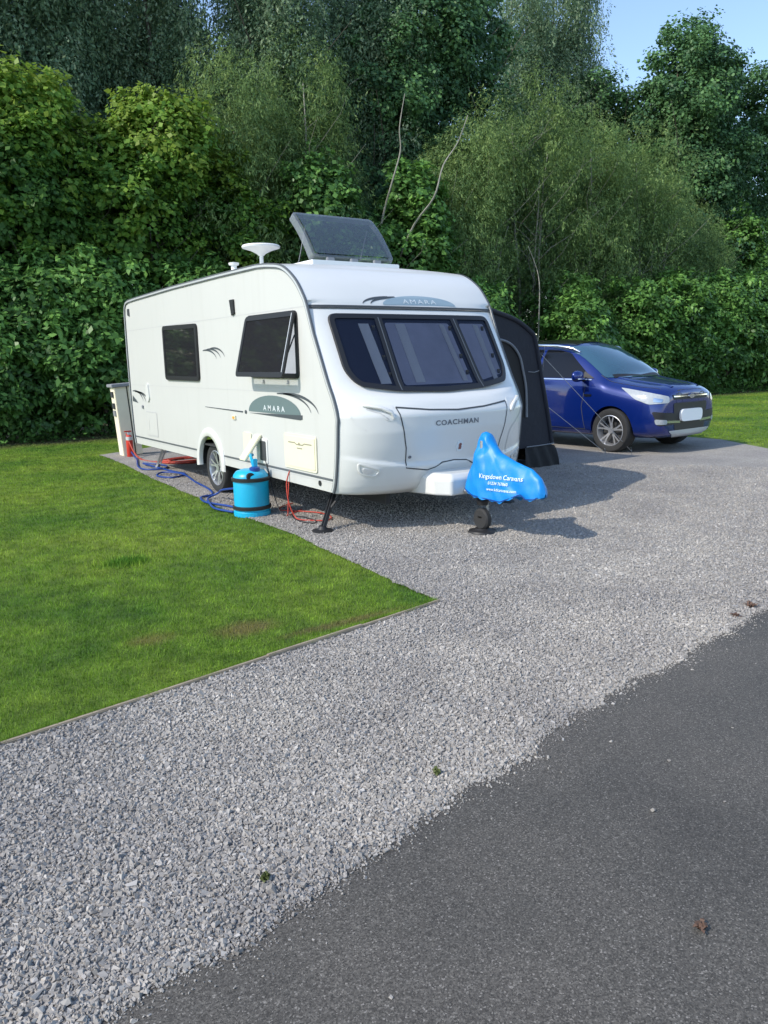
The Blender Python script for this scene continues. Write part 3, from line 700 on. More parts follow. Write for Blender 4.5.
SM = lambda y, z, o=0: (-o, y, z)                        # near side
def on_side(name, out, m, t0, t1=None, hole=None, parent=None, rings=2):
    g = G(); g.disc(out, SM, t0, t1, rings, hole); return put(name, g, m, parent or van)
# skirt stripe and faint panel joints
g = G(); g.strip([(.07, .51), (2.64, .51)], .022, SM, .004); g.strip([(3.50, .51), (6.15, .51)], .022, SM, .004); put('skirt_stripe', g, M['rail_dark'], van)
M['joint'] = mat('panel_joint', (.50, .50, .50), .5)
g = G(); g.strip([(.48, 2.105), (6.17, 2.105)], .007, SM, .002); g.strip([(.22, 1.19), (1.5, 1.30), (6.17, 1.30)][1:], .004, SM, .002); g.strip([(.08, .485), (2.66, .485)], .008, SM, .003); g.strip([(3.48, .485), (6.15, .485)], .008, SM, .003); put('panel_joint', g, M['joint'], van)
# arch moulding
g = G(); n = 25; vs = []
for k in range(n):
    a = -.12 + (math.pi + .24) * k / (n - 1)
    for rr, x in ((.345, .03), (.345, -.018), (.352, -.026), (.425, -.024), (.445, -.014), (.45, -.001)):
        vs.append((x, AC[0] + rr * math.cos(a) * 1.0, AC[1] + .01 + rr * math.sin(a)))
g.add(vs, [(k * 6 + j, k * 6 + j + 1, k * 6 + j + 7, k * 6 + j + 6) for k in range(n - 1) for j in range(5)])
put('wheel_arch', g, M['white'], van, smooth=60)

def wheel(parent, c, r, wdt, out_sg, axis, spokes, local=False, rim_m='alloy'):
    """tyre and rim; axis X for the van and Y for the car; outer face towards out_sg"""
    def mp(a, b, h):                                     # a, b in wheel plane, h along the axle outward
        return (c[0] + out_sg * h, c[1] + a, c[2] + b) if axis == 'X' else (c[0] + a, c[1] + out_sg * h, c[2] + b)
    hub = bpy.data.objects.new('wheel', None); col.objects.link(hub); hub.parent = parent; hub.location = (0, 0, 0)
    N = 40; ri = r * .70
    def lat(prof):
        g = G(); vs = [mp(rr * math.cos(2 * math.pi * j / N), rr * math.sin(2 * math.pi * j / N), h) for rr, h in prof for j in range(N)]
        g.add(vs, [(i * N + j, i * N + (j + 1) % N, (i + 1) * N + (j + 1) % N, (i + 1) * N + j) for i in range(len(prof) - 1) for j in range(N)]); return g
    h = wdt / 2
    put('tyre', lat([(ri * .96, -h), (r * .93, -h), (r * .985, -h * .85), (r, -h * .5), (r, h * .5), (r * .985, h * .82), (r * .93, h), (r * .80, h * 1.02), (ri, h * .92), (ri * .97, h * .6)]), M['tyre'], hub, smooth=40, local=local)
    g = lat([(ri * 1.0, h * .95), (ri * .96, h * .98), (ri * .93, h * .8), (ri * .90, h * .1), (ri * .90, -h * .8)])
    for s in range(spokes):
        a0 = 2 * math.pi * s / spokes + .3
        for da in (-.16, .16):
            pts = []
            for u, wv, hh in ((.13, .035, .55), (.5, .028, .72), (.95, .03, .84)):
                rr = ri * u; aa = a0 + da * (.35 + .9 * u)
                for sw in (-1, 1):
                    pts.append(mp(rr * math.cos(aa) - sw * wv * r * 1.3 * math.sin(aa), rr * math.sin(aa) + sw * wv * r * 1.3 * math.cos(aa), h * hh))
            b0 = len(pts)
            pts += [mp(*(0, 0), 0)] * 0
            g.add(pts, [(0, 1, 3, 2), (2, 3, 5, 4)])
    g.add([mp(ri * .2 * math.cos(2 * math.pi * j / 16), ri * .2 * math.sin(2 * math.pi * j / 16), h * .75) for j in range(16)], [tuple(range(16))])
    put('rim', g, M[rim_m], hub, smooth=40, local=local)
    g = G(); g.add([mp(ri * .89 * math.cos(2 * math.pi * j / 24), ri * .89 * math.sin(2 * math.pi * j / 24), -h * .1) for j in range(24)], [tuple(range(24))]); put('brake_drum', g, M['under'], hub, local=local)
    return hub
wheel(van, (.15, 3.07, .315), .315, .19, -1, 'X', 6)
wheel(van, (2.11, 3.07, .315), .315, .19, 1, 'X', 6)

# ---- front window unit
wout = rpoly([(.15, 2.035), (2.11, 2.035), (2.115, 1.50), (2.03, 1.365), (1.65, 1.31), (1.13, 1.29), (.61, 1.31), (.23, 1.365), (.145, 1.50)], .09, 6, .05)
g = G(); g.disc(wout, FM, .034, 0, hole=.045)
fr = put('front_window', g, M['rubber'], van, smooth=40)
for (a, b) in (((.67, 2.0), (.63, 1.32)), ((1.60, 2.0), (1.63, 1.32))):
    g = G(); g.strip([a, b], .085, FM, .034); pl_ = put('pillar', g, M['rubber'], fr)
    g = G(); g.strip([a, b], .012, FM, .037); put('pillar_trim', g, M['rail_dark'], pl_)
g = G(); g.disc(inset(wout, .03), FM, .003, rings=8); put('interior', g, M['blind_dark'], fr)
for o_ in ([(.74, 1.95), (1.53, 1.95), (1.55, 1.36), (.71, 1.36)], [(1.67, 1.95), (2.03, 1.95), (2.03, 1.44), (1.69, 1.38)]):
    g = G(); g.disc(rpoly(o_, .03), FM, .006, rings=6); put('blind', g, M['blind'], fr)
def curtain(u0, u1, skew):
    g = G(); vs = []; n = 28; zz = [1.94, 1.75, 1.55, 1.38]
    for z in zz:
        for i in range(n + 1):
            u = u0 + (u1 - u0) * i / n + skew * (1.94 - z) / .56; vs.append(FM(u, z, .010 + .006 * math.sin(i * 1.6)))
    g.add(vs, [(j * (n + 1) + i, j * (n + 1) + i + 1, (j + 1) * (n + 1) + i + 1, (j + 1) * (n + 1) + i) for j in range(3) for i in range(n)])
    put('curtain', g, M['curtain'], fr, smooth=60)
curtain(.44, .55, .02); curtain(1.40, 1.46, .03); curtain(1.86, 1.93, .0); curtain(.86, .97, -.01)
for o_ in [((.185, 2.0), (.64, 2.0), (.60, 1.34), (.27, 1.39), (.185, 1.51)), ((.70, 2.0), (1.57, 2.0), (1.60, 1.34), (1.13, 1.32), (.66, 1.34)), ((1.63, 2.0), (2.075, 2.0), (2.08, 1.51), (2.0, 1.39), (1.66, 1.34))]:
    g = G(); g.disc(rpoly(list(o_), .05, 5, .05), FM, .026, rings=7); put('window_pane', g, M['glass_front'], fr, smooth=60)
for x in (.585, 1.52, 1.98):
    for z in (1.9, 1.62, 1.46):
        g = G(); g.box(FM(x, z, .018), (.03, .012, .045)); put('window_catch', g, M['black'], fr)

# ---- roof logo (front) and lettering
def RFM(x, z, o=0):
    y = float(np.interp(z, PZ, PY)) - float(np.interp(z, [2.1, 2.6], [.06, .03])) * (1 - min(1, abs(2 * x / W_ - 1)) ** 3.6)
    return (x, y - o * .8, z + o * .6)
def dome(c, rx, h, base, n=20): return [(c + rx * math.cos(math.pi * k / n), base + h * math.sin(math.pi * k / n)) for k in range(n + 1)]
g = G(); g.disc(dome(1.27, .46, .098, 2.125), RFM, .006); put('roof_emblem', g, M['teal_pale'], van)
def swoosh(mapf, c, rx, h, base, a0, a1, wd0, t):
    g = G(); vs = []; n = 18
    for k in range(n + 1):
        a = a0 + (a1 - a0) * k / n; wv = wd0 * math.sin(math.pi * min(1, .12 + .88 * (k / n))) * .5 + .002
        ca, sa = math.cos(a), math.sin(a)
        vs += [mapf(c + (rx + wv) * ca, base + (h + wv) * sa, t), mapf(c + (rx - wv) * ca, base + (h - wv) * sa, t)]
    g.add(vs, [(2 * i, 2 * i + 1, 2 * i + 3, 2 * i + 2) for i in range(n)]); return g
for rx, c in ((.46, 1.13), (.47, 1.05)):
    put('roof_swoosh', swoosh(RFM, c, rx, .085, 2.125, math.pi * .60, math.pi * .98, .022, .006), M['vinyl_dark'], van)
put('roof_lettering', text_geo('AMARA', .062, lambda u, v, o: RFM(1.27 + u, 2.158 + v, .010), 0, 1.7, .0, 1.3), M['letter_pale'], van)

# ---- front locker lid, lettering, badge, handles, lamps
lid = [(.46, 1.175), (.53, .87), (.55, .80), (.57, .61), (.81, .57), (.90, .59), (.98, .63), (1.13, .64), (1.28, .63), (1.36, .59), (1.45, .57), (1.69, .61), (1.71, .80), (1.73, .87), (1.80, 1.175)]
# the lid is mirrored about the centre line of the van
g = G(); g.strip(lid, .011, FM, .003); g.strip([(.46, 1.175), (.8, 1.14), (1.13, 1.125), (1.46, 1.14), (1.80, 1.175)], .014, FM, .003); put('locker_lid_seam', g, M['seam'], van)
put('front_lettering', text_geo('COACHMAN', .066, lambda u, v, o: FM(1.11 + u, 1.01 + v, .005), 0, 1.25, .0015, 1.15), M['letter_grey'], van)
g = G(); g.disc([(1.17 + .042 * math.cos(a), .775 + .055 * math.sin(a)) for a in [2 * math.pi * k / 20 for k in range(20)]], FM, .008, 0, 2); bd = put('badge', g, M['letter_pale'], van)
g = G(); g.disc([(1.17 + .018 * math.cos(a), .785 + .018 * math.sin(a)) for a in [2 * math.pi * k / 10 for k in range(10)]], FM, .011, 0, 2); g.strip([(1.17, .77), (1.17, .742)], .034, FM, .011); put('emblem', g, mat('badge_red_grey', (.22, .09, .08), .4), bd)
for x in (.60, 1.66):
    g = G(); g.disc([(x + .014 * math.cos(a), .71 + .014 * math.sin(a)) for a in [2 * math.pi * k / 12 for k in range(12)]], FM, .010, 0, 2); put('lid_lock', g, M['letter_grey'], van)
for sg in (0, 1):
    mx_ = lambda u: u if not sg else W_ - u
    # moulded grab handle: recess outline with a bar standing clear of it
    g = G(); out = rpoly([(mx_(.17), 1.225), (mx_(.44), 1.205), (mx_(.43), 1.06), (mx_(.36), 1.055)], .035); g.disc(out, FM, .004, 0, 3)
    rc = put('grab_handle', g, M['white'], van, smooth=30)
    g = G(); g.tube([FM(mx_(.19), 1.20, .0), FM(mx_(.22), 1.195, .03), FM(mx_(.31), 1.175, .036), FM(mx_(.39), 1.135, .03), FM(mx_(.415), 1.08, .0)], .018, 8)
    put('handle_bar', g, M['white'], rc, smooth=50)
    g = G(); g.strip([(mx_(.20), 1.17), (mx_(.30), 1.13), (mx_(.37), 1.07)], .012, FM, .006); put('handle_recess', g, M['joint'], rc)
    # front marker lamp in a moulded oval
    g = G(); g.disc(rpoly([(mx_(.12), .685), (mx_(.33), .61), (mx_(.28), .54), (mx_(.14), .575)], .04, 6), FM, .012, 0, hole=.012); lm = put('marker_lamp', g, M['white'], van, smooth=30)
    g = G(); g.disc(rpoly([(mx_(.17), .635), (mx_(.25), .61), (mx_(.24), .578), (mx_(.17), .585)], .02, 4), FM, .012, 0, 3); put('lens', g, M['rail_light'], lm)
g = G(); g.strip([tuple(p)[:2] for p in smooth_curve([(2.13, 1.19, 0), (2.09, 1.06, 0), (1.98, .98, 0), (1.87, .89, 0), (1.84, .78, 0), (1.84, .66, 0)], 6)], .014, FM, .006); put('moulded_line', g, M['white'], van)
g = G(); g.strip([tuple(p)[:2] for p in smooth_curve([(.06, 1.17, 0), (.09, 1.06, 0), (.18, .98, 0)], 6)], .008, FM, .004); put('moulded_line', g, M['white'], van)

# ---- near side: closed rear window
wo = rpoly([(3.24, 2.08), (4.47, 2.10), (4.47, 1.39), (3.24, 1.385)], .07, 5, .15)
g = G(); g.disc(wo, SM, .026, 0, hole=.055); rw = put('rear_side_window', g, M['rubber'], van)
on_side('blind', inset(wo, .05), M['blind_dark'], .004, parent=rw); 
g = G(); g.box((-.010, 3.85, 1.88), (.006, 1.05, .02)); g.box((-.008, 3.86, 1.62), (.004, .9, .42)); put('blind_cassette', g, mat('grey_blind', (.05, .055, .05), .8), rw)
on_side('window_pane', inset(wo, .05), M['glass_side'], .020, parent=rw)
# ---- near side: front window, top-hung and propped open
ap = rpoly([(.66, 2.08), (1.78, 2.085), (1.78, 1.44), (.66, 1.435)], .07, 5, .15)
g = G(); g.disc(ap, SM, .016, 0, hole=.05); ow = put('open_side_window', g, M['rubber'], van)
on_side('interior', inset(ap, .045), mat('grey_interior_blind', (.5, .5, .53), .8, noise=(8, .2)), .003, parent=ow)
g = G(); g.box((-.008, 1.72, 1.76), (.006, .035, .56)); g.box((-.010, 1.2, 1.98), (.01, .98, .035)); put('blind_frame', g, M['black'], ow)
LP = 0.64; ang = math.atan2(.15, .60)
def PM(y, s, o=0):                                       # s from 0 (hinge) to LP; o outwards
    return (-.022 - s * math.sin(ang) - o * math.cos(ang), y, 2.075 - s * math.cos(ang) + o * math.sin(ang) * .0)
po = rpoly([(.67, 0), (1.77, 0), (1.77, LP), (.67, LP)], .06, 5, .15)
g = G(); g.disc(po, PM, .012, -.012, hole=.05); sh = put('open_sash', g, M['rubber'], ow)
g = G(); g.disc(inset(po, .045), PM, .004, -.004, 2); put('window_pane', g, M['glass_side'], sh)
g = G(); g.strip([(.70, .02), (.70, LP - .05)], .014, PM, .016); put('sash_trim', g, M['rail_light'], sh)
for y in (.72, 1.72):
    g = G(); g.tube([(-.01, y, 1.85), PM(y, LP * .78, -.01)], .007, 6); g.box(PM(y, LP * .8, -.01), (.025, .03, .05)); put('window_stay', g, M['black'], sh)
for y in (.9, 1.45):
    g = G(); g.box((-.012, y, 1.40), (.02, .02, .04)); put('window_catch', g, M['joint'], ow)
# vents, decals, hatches
g = G(); g.prism([(-.001, 2.10, 2.28), (-.001, 2.20, 2.28), (-.001, 2.16, 2.11), (-.001, 2.09, 2.13)], (-.02, 0, 0)); put('awning_light', g, M['black'], van)
g = G(); g.prism([(-.001, 6.02, 2.42), (-.001, 5.93, 2.42), (-.001, 5.93, 2.31), (-.001, 6.02, 2.33)], (-.01, 0, 0)); put('corner_vent', g, M['seam'], van)
em = on_side('side_emblem', dome(1.27, .60, .185, 1.075), M['teal'], .003)
put('side_lettering', text_geo('AMARA', .078, lambda u, v, o: SM(1.25 - u, 1.125 + v, .006), 0, 1.3, .001, 1.7), M['letter_pale'], van)
g = G(); g.prism([(-.001, 1.86, 1.058), (-.001, .64, 1.085), (-.001, .64, 1.045), (-.001, .68, 1.035)], (-.003, 0, 0)); g.prism([(-.001, 3.14, 1.078), (-.001, 2.03, 1.068), (-.001, 2.03, 1.052), (-.001, 3.14, 1.072)], (-.003, 0, 0))
g.disc([(1.95 + .03 * math.cos(a), 1.062 + .022 * math.sin(a)) for a in [2 * math.pi * k / 12 for k in range(12)]], SM, .004); put('side_stripe', g, M['vinyl_dark'], van)
SW = lambda u, v, o=0: SM(u, v, o)
for c, wd in ((1.07, .020), (.93, .026)):
    put('side_swoosh', swoosh(SW, c, .61, .195, 1.09, math.pi * .45, math.pi * .96, wd, .003), M['vinyl_dark'], van)
for c, bs in ((3.02, 1.615), (2.90, 1.625), (2.78, 1.635)):
    put('side_swoosh', swoosh(SW, c, .34, .14, bs, math.pi * .42, math.pi * .92, .018, .003), M['vinyl_dark'], van)
for c, bs in ((5.98, 1.03), (5.86, 1.02), (5.74, 1.01)):
    put('side_swoosh', swoosh(SW, c, .40, .18, bs, math.pi * .42, math.pi * .93, .024, .003), M['vinyl_dark'], van)
on_side('side_swoosh', [(6.12, 1.05), (6.1, 1.14), (5.95, 1.08), (5.84, 1.03)], M['vinyl_dark'], .003)
g = G(); g.box((-.008, 2.27, .985), (.014, .09, .05), bev=.004); sm_ = put('side_reflector', g, M['cream'], van); g = G(); g.box((-.017, 2.27, .985), (.006, .05, .026)); put('lens', g, M['amber'], sm_)
# gas / battery locker hatch
ho = rpoly([(.375, .895), (1.035, .895), (1.035, .545), (.375, .545)], .03, 4, .2)
on_side('locker_hatch', ho, M['cream'], .012, 0); ht = bpy.data.objects['locker_hatch']
g = G(); g.disc(inset(ho, .025), SM, .018, .012, 2); put('hatch_door', g, M['cream'], ht)
g = G(); g.strip([(.45, .81), (.60, .81), (.63, .795), (.76, .795), (.79, .81), (.93, .81)], .012, SM, .020); g.strip([(.64, .76), (.75, .76)], .012, SM, .020); g.disc([(.70 + .014 * math.cos(a), .805 + .014 * math.sin(a)) for a in [2 * math.pi * k / 10 for k in range(10)]], SM, .0225); put('hatch_catch', g, M['cream_dark'], ht)
g = G(); g.strip(ho + [ho[0]], .008, SM, .004); put('hatch_gasket', g, M['joint'], ht)
g = G(); g.disc([(.34 + .028 * math.cos(a), .455 + .028 * math.sin(a)) for a in [2 * math.pi * k / 14 for k in range(14)]], SM, .006); put('skirt_socket', g, M['black'], van)
# cassette toilet hatch near the rear, small vents
hr_ = rpoly([(5.02, .92), (5.5, .92), (5.5, .57), (5.02, .57)], .03, 4, .2); g = G(); g.strip(hr_ + [hr_[0]], .012, SM, .006); ch = put('cassette_hatch', g, M['joint'], van)
g = G(); g.disc(inset(hr_, .01), SM, .005, 0, 2); put('hatch_door', g, M['side'], ch)
g = G(); g.strip([(5.40, .80), (5.40, .66)], .03, SM, .008); put('hatch_catch', g, M['white'], ch)
g = G(); g.disc(rpoly([(5.30, 1.33), (5.38, 1.33), (5.42, 1.12), (5.34, 1.05), (5.26, 1.12)], .03, 4), SM, .018, 0, 2); put('flue_cover', g, M['white'], van, smooth=30)
g = G(); g.box((-.012, 5.62, .98), (.02, .05, .05), bev=.006); put('hook_up_socket', g, M['capgrey'], van)
# filler panel and hinged inlet flap
on_side('inlet_panel', rpoly([(1.83, .835), (2.04, .835), (2.04, .545), (1.83, .545)], .02, 3, .2), M['cream'], .012, 0)
on_side('inlet_recess', rpoly([(1.44, .80), (1.72, .80), (1.72, .53), (1.44, .53)], .03, 3, .2), M['white'], .010, 0); ir = bpy.data.objects['inlet_recess']
on_side('inlet_hole', rpoly([(1.47, .77), (1.60, .77), (1.62, .56), (1.47, .56)], .02, 3, .2), M['seam'], .014, .010, parent=ir)
g = G(); g.box((-.11, 1.64, .70), (.03, .15, .33), bev=.008, rot=Matrix.Rotation(R(38), 4, 'Y') @ Matrix.Rotation(R(0), 4, 'X')); put('inlet_flap', g, M['cream'], ir)

# ---- roof fittings
rd = empty('tmp', (0, 0, 0), None, None); bpy.data.objects.remove(rd)
g = G(); g.tube([(.40, 2.2, 2.56), (.40, 2.2, 2.83)], .022, 10); an = put('satellite_antenna', g, M['dish'], van)
g = G(); g.lathe([(.03, 2.77), (.05, 2.79), (.12, 2.825), (.21, 2.852), (.216, 2.868), (.205, 2.88), (.12, 2.886), (.02, 2.887)], (.40, 2.2, 0), n=28); put('dome', g, M['dish'], an, smooth=40)
g = G(); g.lathe([(.055, 2.55), (.05, 2.60), (.032, 2.63), (.032, 2.675), (.055, 2.68), (.06, 2.705), (.02, 2.712)], (.16, 2.42, 0), n=18); put('roof_vent', g, M['dish'], van, smooth=40)
# rooflight: white surround, acrylic lid propped up from its front hinge
g = G()
for c, d_ in (((1.12, 1.36, 2.61), (1.12, .06, .07)), ((1.12, 2.06, 2.62), (1.12, .06, .06)), ((.59, 1.71, 2.615), (.06, .64, .06)), ((1.65, 1.71, 2.615), (.06, .64, .06))): g.box(c, d_, bev=.008)
sk = put('rooflight', g, M['dish'], van)
g = G(); g.box((1.12, 1.71, 2.61), (1.0, .62, .01)); put('flyscreen', g, M['blind_dark'], sk)
hy, hz, ty, tz = 1.40, 2.665, 1.85, 3.175
hl = math.hypot(ty - hy, tz - hz); ay, az_ = (ty - hy) / hl, (tz - hz) / hl
def LMp(u, s, o=0):
    s2 = s; bow = .03 * math.sin(math.pi * min(1, max(0, s2 / hl))) 
    return (u, hy + s2 * ay - (o + bow) * az_, hz + s2 * az_ + (o + bow) * ay)
lo = rpoly([(.60, 0), (1.64, 0), (1.64, hl), (.60, hl)], .06, 5, .08)
g = G(); g.disc(lo, LMp, .03, hole=.035); put('lid_rim', g, M['lid_edge'], sk)
g = G(); g.disc(inset(lo, .03), LMp, .045, rings=6); put('lid', g, M['glass_lid'], sk, smooth=60)
g = G(); n = len(lo); g.add([LMp(p[0], p[1], .03) for p in lo] + [LMp(1.12 + (p[0] - 1.12) * 1.02, p[1], -.05) for p in lo], [(j, (j + 1) % n, n + (j + 1) % n, n + j) for j in range(n)]); put('lid_skirt', g, M['lid_edge'], sk)
for x in (.72, 1.52):
    g = G(); g.tube([(x, 1.95, 2.63), LMp(x, hl * .75, -.02)], .006, 6); put('lid_stay', g, M['capgrey'], sk)
for x in (.8, 1.1, 1.4):
    g = G(); g.box((x, 1.37, 2.655), (.09, .05, .05), bev=.006); put('lid_hinge', g, M['capgrey'], sk)

# ---- A-frame, jockey wheel, steadies
g = G()
pts = [(.74, .10), (.79, -.42), (.88, -.56), (1.38, -.56), (1.47, -.42), (1.52, .10)]
zb_, zt_ = .325, .52
vs = [(x, y, zb_ - (.0 if y > -.3 else -.02)) for x, y in pts] + [(x, y, zt_ - .02 * (y < -.3)) for x, y in pts] + [(1.13 + (x - 1.13) * .86, y + .05, zt_ + .045 - .02 * (y < -.3)) for x, y in pts]
n = 6; fs = [tuple(reversed(range(6))), tuple(range(12, 18))] + [(k * 6 + i, k * 6 + (i + 1) % 6, (k + 1) * 6 + (i + 1) % 6, (k + 1) * 6 + i) for k in (0, 1) for i in range(6)]
g.add(vs, fs); fa = put('drawbar_fairing', g, M['white'], van)
bv = fa.modifiers.new('bevel', 'BEVEL'); bv.width = .02; bv.segments = 3
g = G()
for s in (-1, 1): g.tube([(1.13 + s * .09, -.50, .375), (1.13 + s * .05, -1.15, .44)], .028, 6)
g.box((1.13, -1.2, .47), (.07, .34, .07), bev=.01); g.tube([(1.13, -1.30, .45), (1.13, -1.42, .44)], .04, 10); g.tube([(1.13, -.95, .48), (1.13, -.80, .78)], .014, 8)
put('hitch', g, M['galv'], van)
g = G(); g.tube([(1.09, -.75, .26), (1.09, -.75, .86)], .026, 12); g.tube([(1.14, -.76, .14), (1.14, -.76, .42)], .012, 8); g.box((1.12, -.75, .155), (.13, .05, .012)); g.box((1.12, -.76, .40), (.10, .10, .035)); jw = put('jockey_wheel', g, M['galv'], van, smooth=40)
g = G(); g.lathe([(.03, -.035), (.085, -.035), (.10, -.02), (.10, .02), (.085, .035), (.03, .035)], (1.09, -.75, .135), 'X', 22); put('tyre', g, M['tyre'], jw, smooth=40)
g = G(); g.lathe([(.125, .005), (.135, .012), (.125, .030), (.085, .036), (.07, .05)], (1.09, -.75, 0), 'Z', 22); put('wheel_pad', g, M['black'], jw, smooth=40)
g = G(); g.lathe([(.02, .26), (.05, .27), (.06, .31), (.035, .34)], (1.09, -.75, 0), 'Z', 14); put('clamp', g, M['black'], jw, smooth=40)
for sx in (.10, 2.16):
    s = 1 if sx < 1 else -1
    g = G(); top = Vector((sx + s * .12, .42, .37)); ft = Vector((sx - s * .15, .22, .03))
    g.tube([top, ft], .02, 4); g.tube([top + Vector((0, .05, 0)), ft + Vector((0, .04, 0))], .016, 4); g.tube([top + Vector((s * .02, -.12, .0)), (top + ft) / 2 + Vector((0, .0, 0))], .012, 4)
    sl = put('corner_steady', g, M['black'], van)
    g = G(); g.lathe([(.10, .005), (.10, .022), (.05, .032), (.03, .06)], (ft.x, ft.y + .02, 0), 'Z', 18); put('foot_pad', g, M['black'], sl)
    sx2 = sx; g = G(); top = Vector((sx2 + s * .12, 5.5, .36)); ft = Vector((sx2 + s * .1, 5.85, .03)); g.tube([top, ft], .02, 4); g.tube([top + Vector((s * .05, 0, 0)), ft + Vector((s * .04, 0, 0))], .016, 4); g.box((ft.x, ft.y, .012), (.16, .16, .014)); put('corner_steady', g, M['galv'], van)

# ---- blue hitch cover
TY = [-1.50, -1.48, -1.44, -1.34, -1.14, -.94, -.84, -.80, -.75, -.70, -.69, -.65, -.59, -.57, -.55]; TZ = [.46, .52, .59, .655, .70, .765, .86, .925, .94, .925, .80, .70, .61, .50, .44]
BY = [-1.50, -1.48, -1.43, -1.34, -1.28, -1.07, -.91, -.73, -.61, -.57, -.55]; BZ_ = [.44, .43, .40, .39, .425, .335, .345, .355, .39, .42, .43]
def cw(y, s, zt, zb):
    z = zb + (zt - zb) * s
    base = float(np.interp(y, [-1.5, -1.47, -1.40, -1.3, -1.1, -.75, -.6, -.55], [.01, .05, .075, .075, .12, .15, .12, .03]))
    w = base * (1 - s ** 2.6) ** .5 * (.82 + .18 * (1 - s))
    if z > .66: w = min(w, max(.002, .055 * (1 - (max(0, s - .9) / .1) ** 2) ** .5 + .10 * max(0, 1 - (z - .66) / .14)))
    return w
def wr(y, z):
    r_ = math.hypot(y + .76, z - .95); a_ = math.atan2(z - .95, y + .76)
    return .010 * min(1, r_ * 2.2) * (abs(math.sin(a_ * 9 + r_ * 3)) ** .6 - .6) + .004 * math.sin(y * 19 + z * 12) + .004 * math.sin(y * 33 - z * 26 + 1) + .002 * math.sin(z * 50 + y * 11)
g = G(); vs = []; NY, NS = 90, 30
for i in range(NY + 1):
    y = -1.5 + .95 * i / NY; zt = float(np.interp(y, TY, TZ)); zb = float(np.interp(y, BY, BZ_)) + .006 * math.sin(y * 60)
    for j in range(2 * NS + 1):
        s = 1 - abs(j - NS) / NS; s = math.sin(s * math.pi / 2) ; sg = -1 if j <= NS else 1
        wv = cw(y, min(s, 1), zt, zb); z = zb + (zt - zb) * s
        vs.append((1.13 + sg * max(.002, wv + (wr(y, z) if wv > .02 else 0)), y, z))
    m_ = 2 * NS + 1
g.add(vs, [(i * m_ + j, i * m_ + j + 1, (i + 1) * m_ + j + 1, (i + 1) * m_ + j) for i in range(NY) for j in range(m_ - 1)])
hc = put('hitch_cover', g, M['cover'], base=(1.13, -1.0, .36), smooth=180); tag(hc, 'bright blue fabric cover with white print over the caravan hitch', 'hitch cover')
g = G(); g.tube([(1.13 - cw(float(y), .03, float(np.interp(y, TY, TZ)), float(np.interp(y, BY, BZ_))) - .006, float(y), float(np.interp(y, BY, BZ_)) + .012) for y in np.linspace(-1.46, -.6, 30)], .005, 5); put('hem_cord', g, M['hose'], hc)
def CM(u, v, o=0):
    zt = float(np.interp(u, TY, TZ)); zb = float(np.interp(u, BY, BZ_)); s = min(.98, max(0.02, (v - zb) / (zt - zb)))
    return (1.13 - cw(u, s, zt, zb) - max(0, wr(u, v)) - .012, u, v)
hcl = hc
for s_, sz_, cy_, cz_, st_ in (('Kingsdown Caravans', .058, -1.06, .563, 1.0), ('01234 767860', .038, -1.04, .505, 1.0), ('www.kdcaravans.com', .038, -1.08, .452, 1.0)):
    g = text_geo(s_, sz_, lambda u, v, o: CM(cy_ - u, cz_ + v + u * .03, 0), 0, st_, 0)
    put('printed_text', g, M['white_print'], hc)

# ================================================================== WATER BARREL, HOSES, POST
bx, by = -.205, 1.47
bar = empty('water_barrel', (bx, by, 0), 'bright blue rolling water barrel with two black bands beside the caravan', 'water barrel')
g = G(); g.lathe([(.16, .02), (.185, .035), (.187, .06), (.187, .40), (.182, .435), (.150, .475), (.10, .492), (.02, .495)], (bx, by, 0), 'Z', 36); put('drum', g, M['aqua'], bar, smooth=35)
for z in (.095, .395):
    g = G(); g.lathe([(.186, z - .022), (.202, z - .018), (.204, z + .014), (.186, z + .02)], (bx, by, 0), 'Z', 36); put('tyre_band', g, M['black'], bar, smooth=35)
g = G(); g.lathe([(.186, .0), (.196, .004), (.196, .05), (.187, .06)], (bx, by, 0), 'Z', 36); put('foot_ring', g, M['aqua'], bar)
g = G(); g.lathe([(.055, .48), (.055, .515), (.04, .525), (.01, .525)], (bx + .01, by - .09, 0), 'Z', 18); put('filler_cap', g, M['hose'], bar)
g = G(); g.lathe([(.045, 0), (.045, .03), (.01, .032)], (bx - .07, by - .165, .43), 'Y', 16); put('cap_plug', g, M['black'], bar)
g = G(); g.tube([tuple(p) for p in smooth_curve([(bx + .02, by - .05, .50), (bx + .01, by - .02, .60), (-.14, 1.58, .63), (-.10, 1.62, .62)])], .016, 8); g.box((bx + .03, by - .06, .56), (.05, .035, .09), bev=.006); pm = put('water_pump', g, M['aqua'], base=(bx, by, .5)); tag(pm, 'blue submersible pump rising from the barrel to the inlet', 'pump')

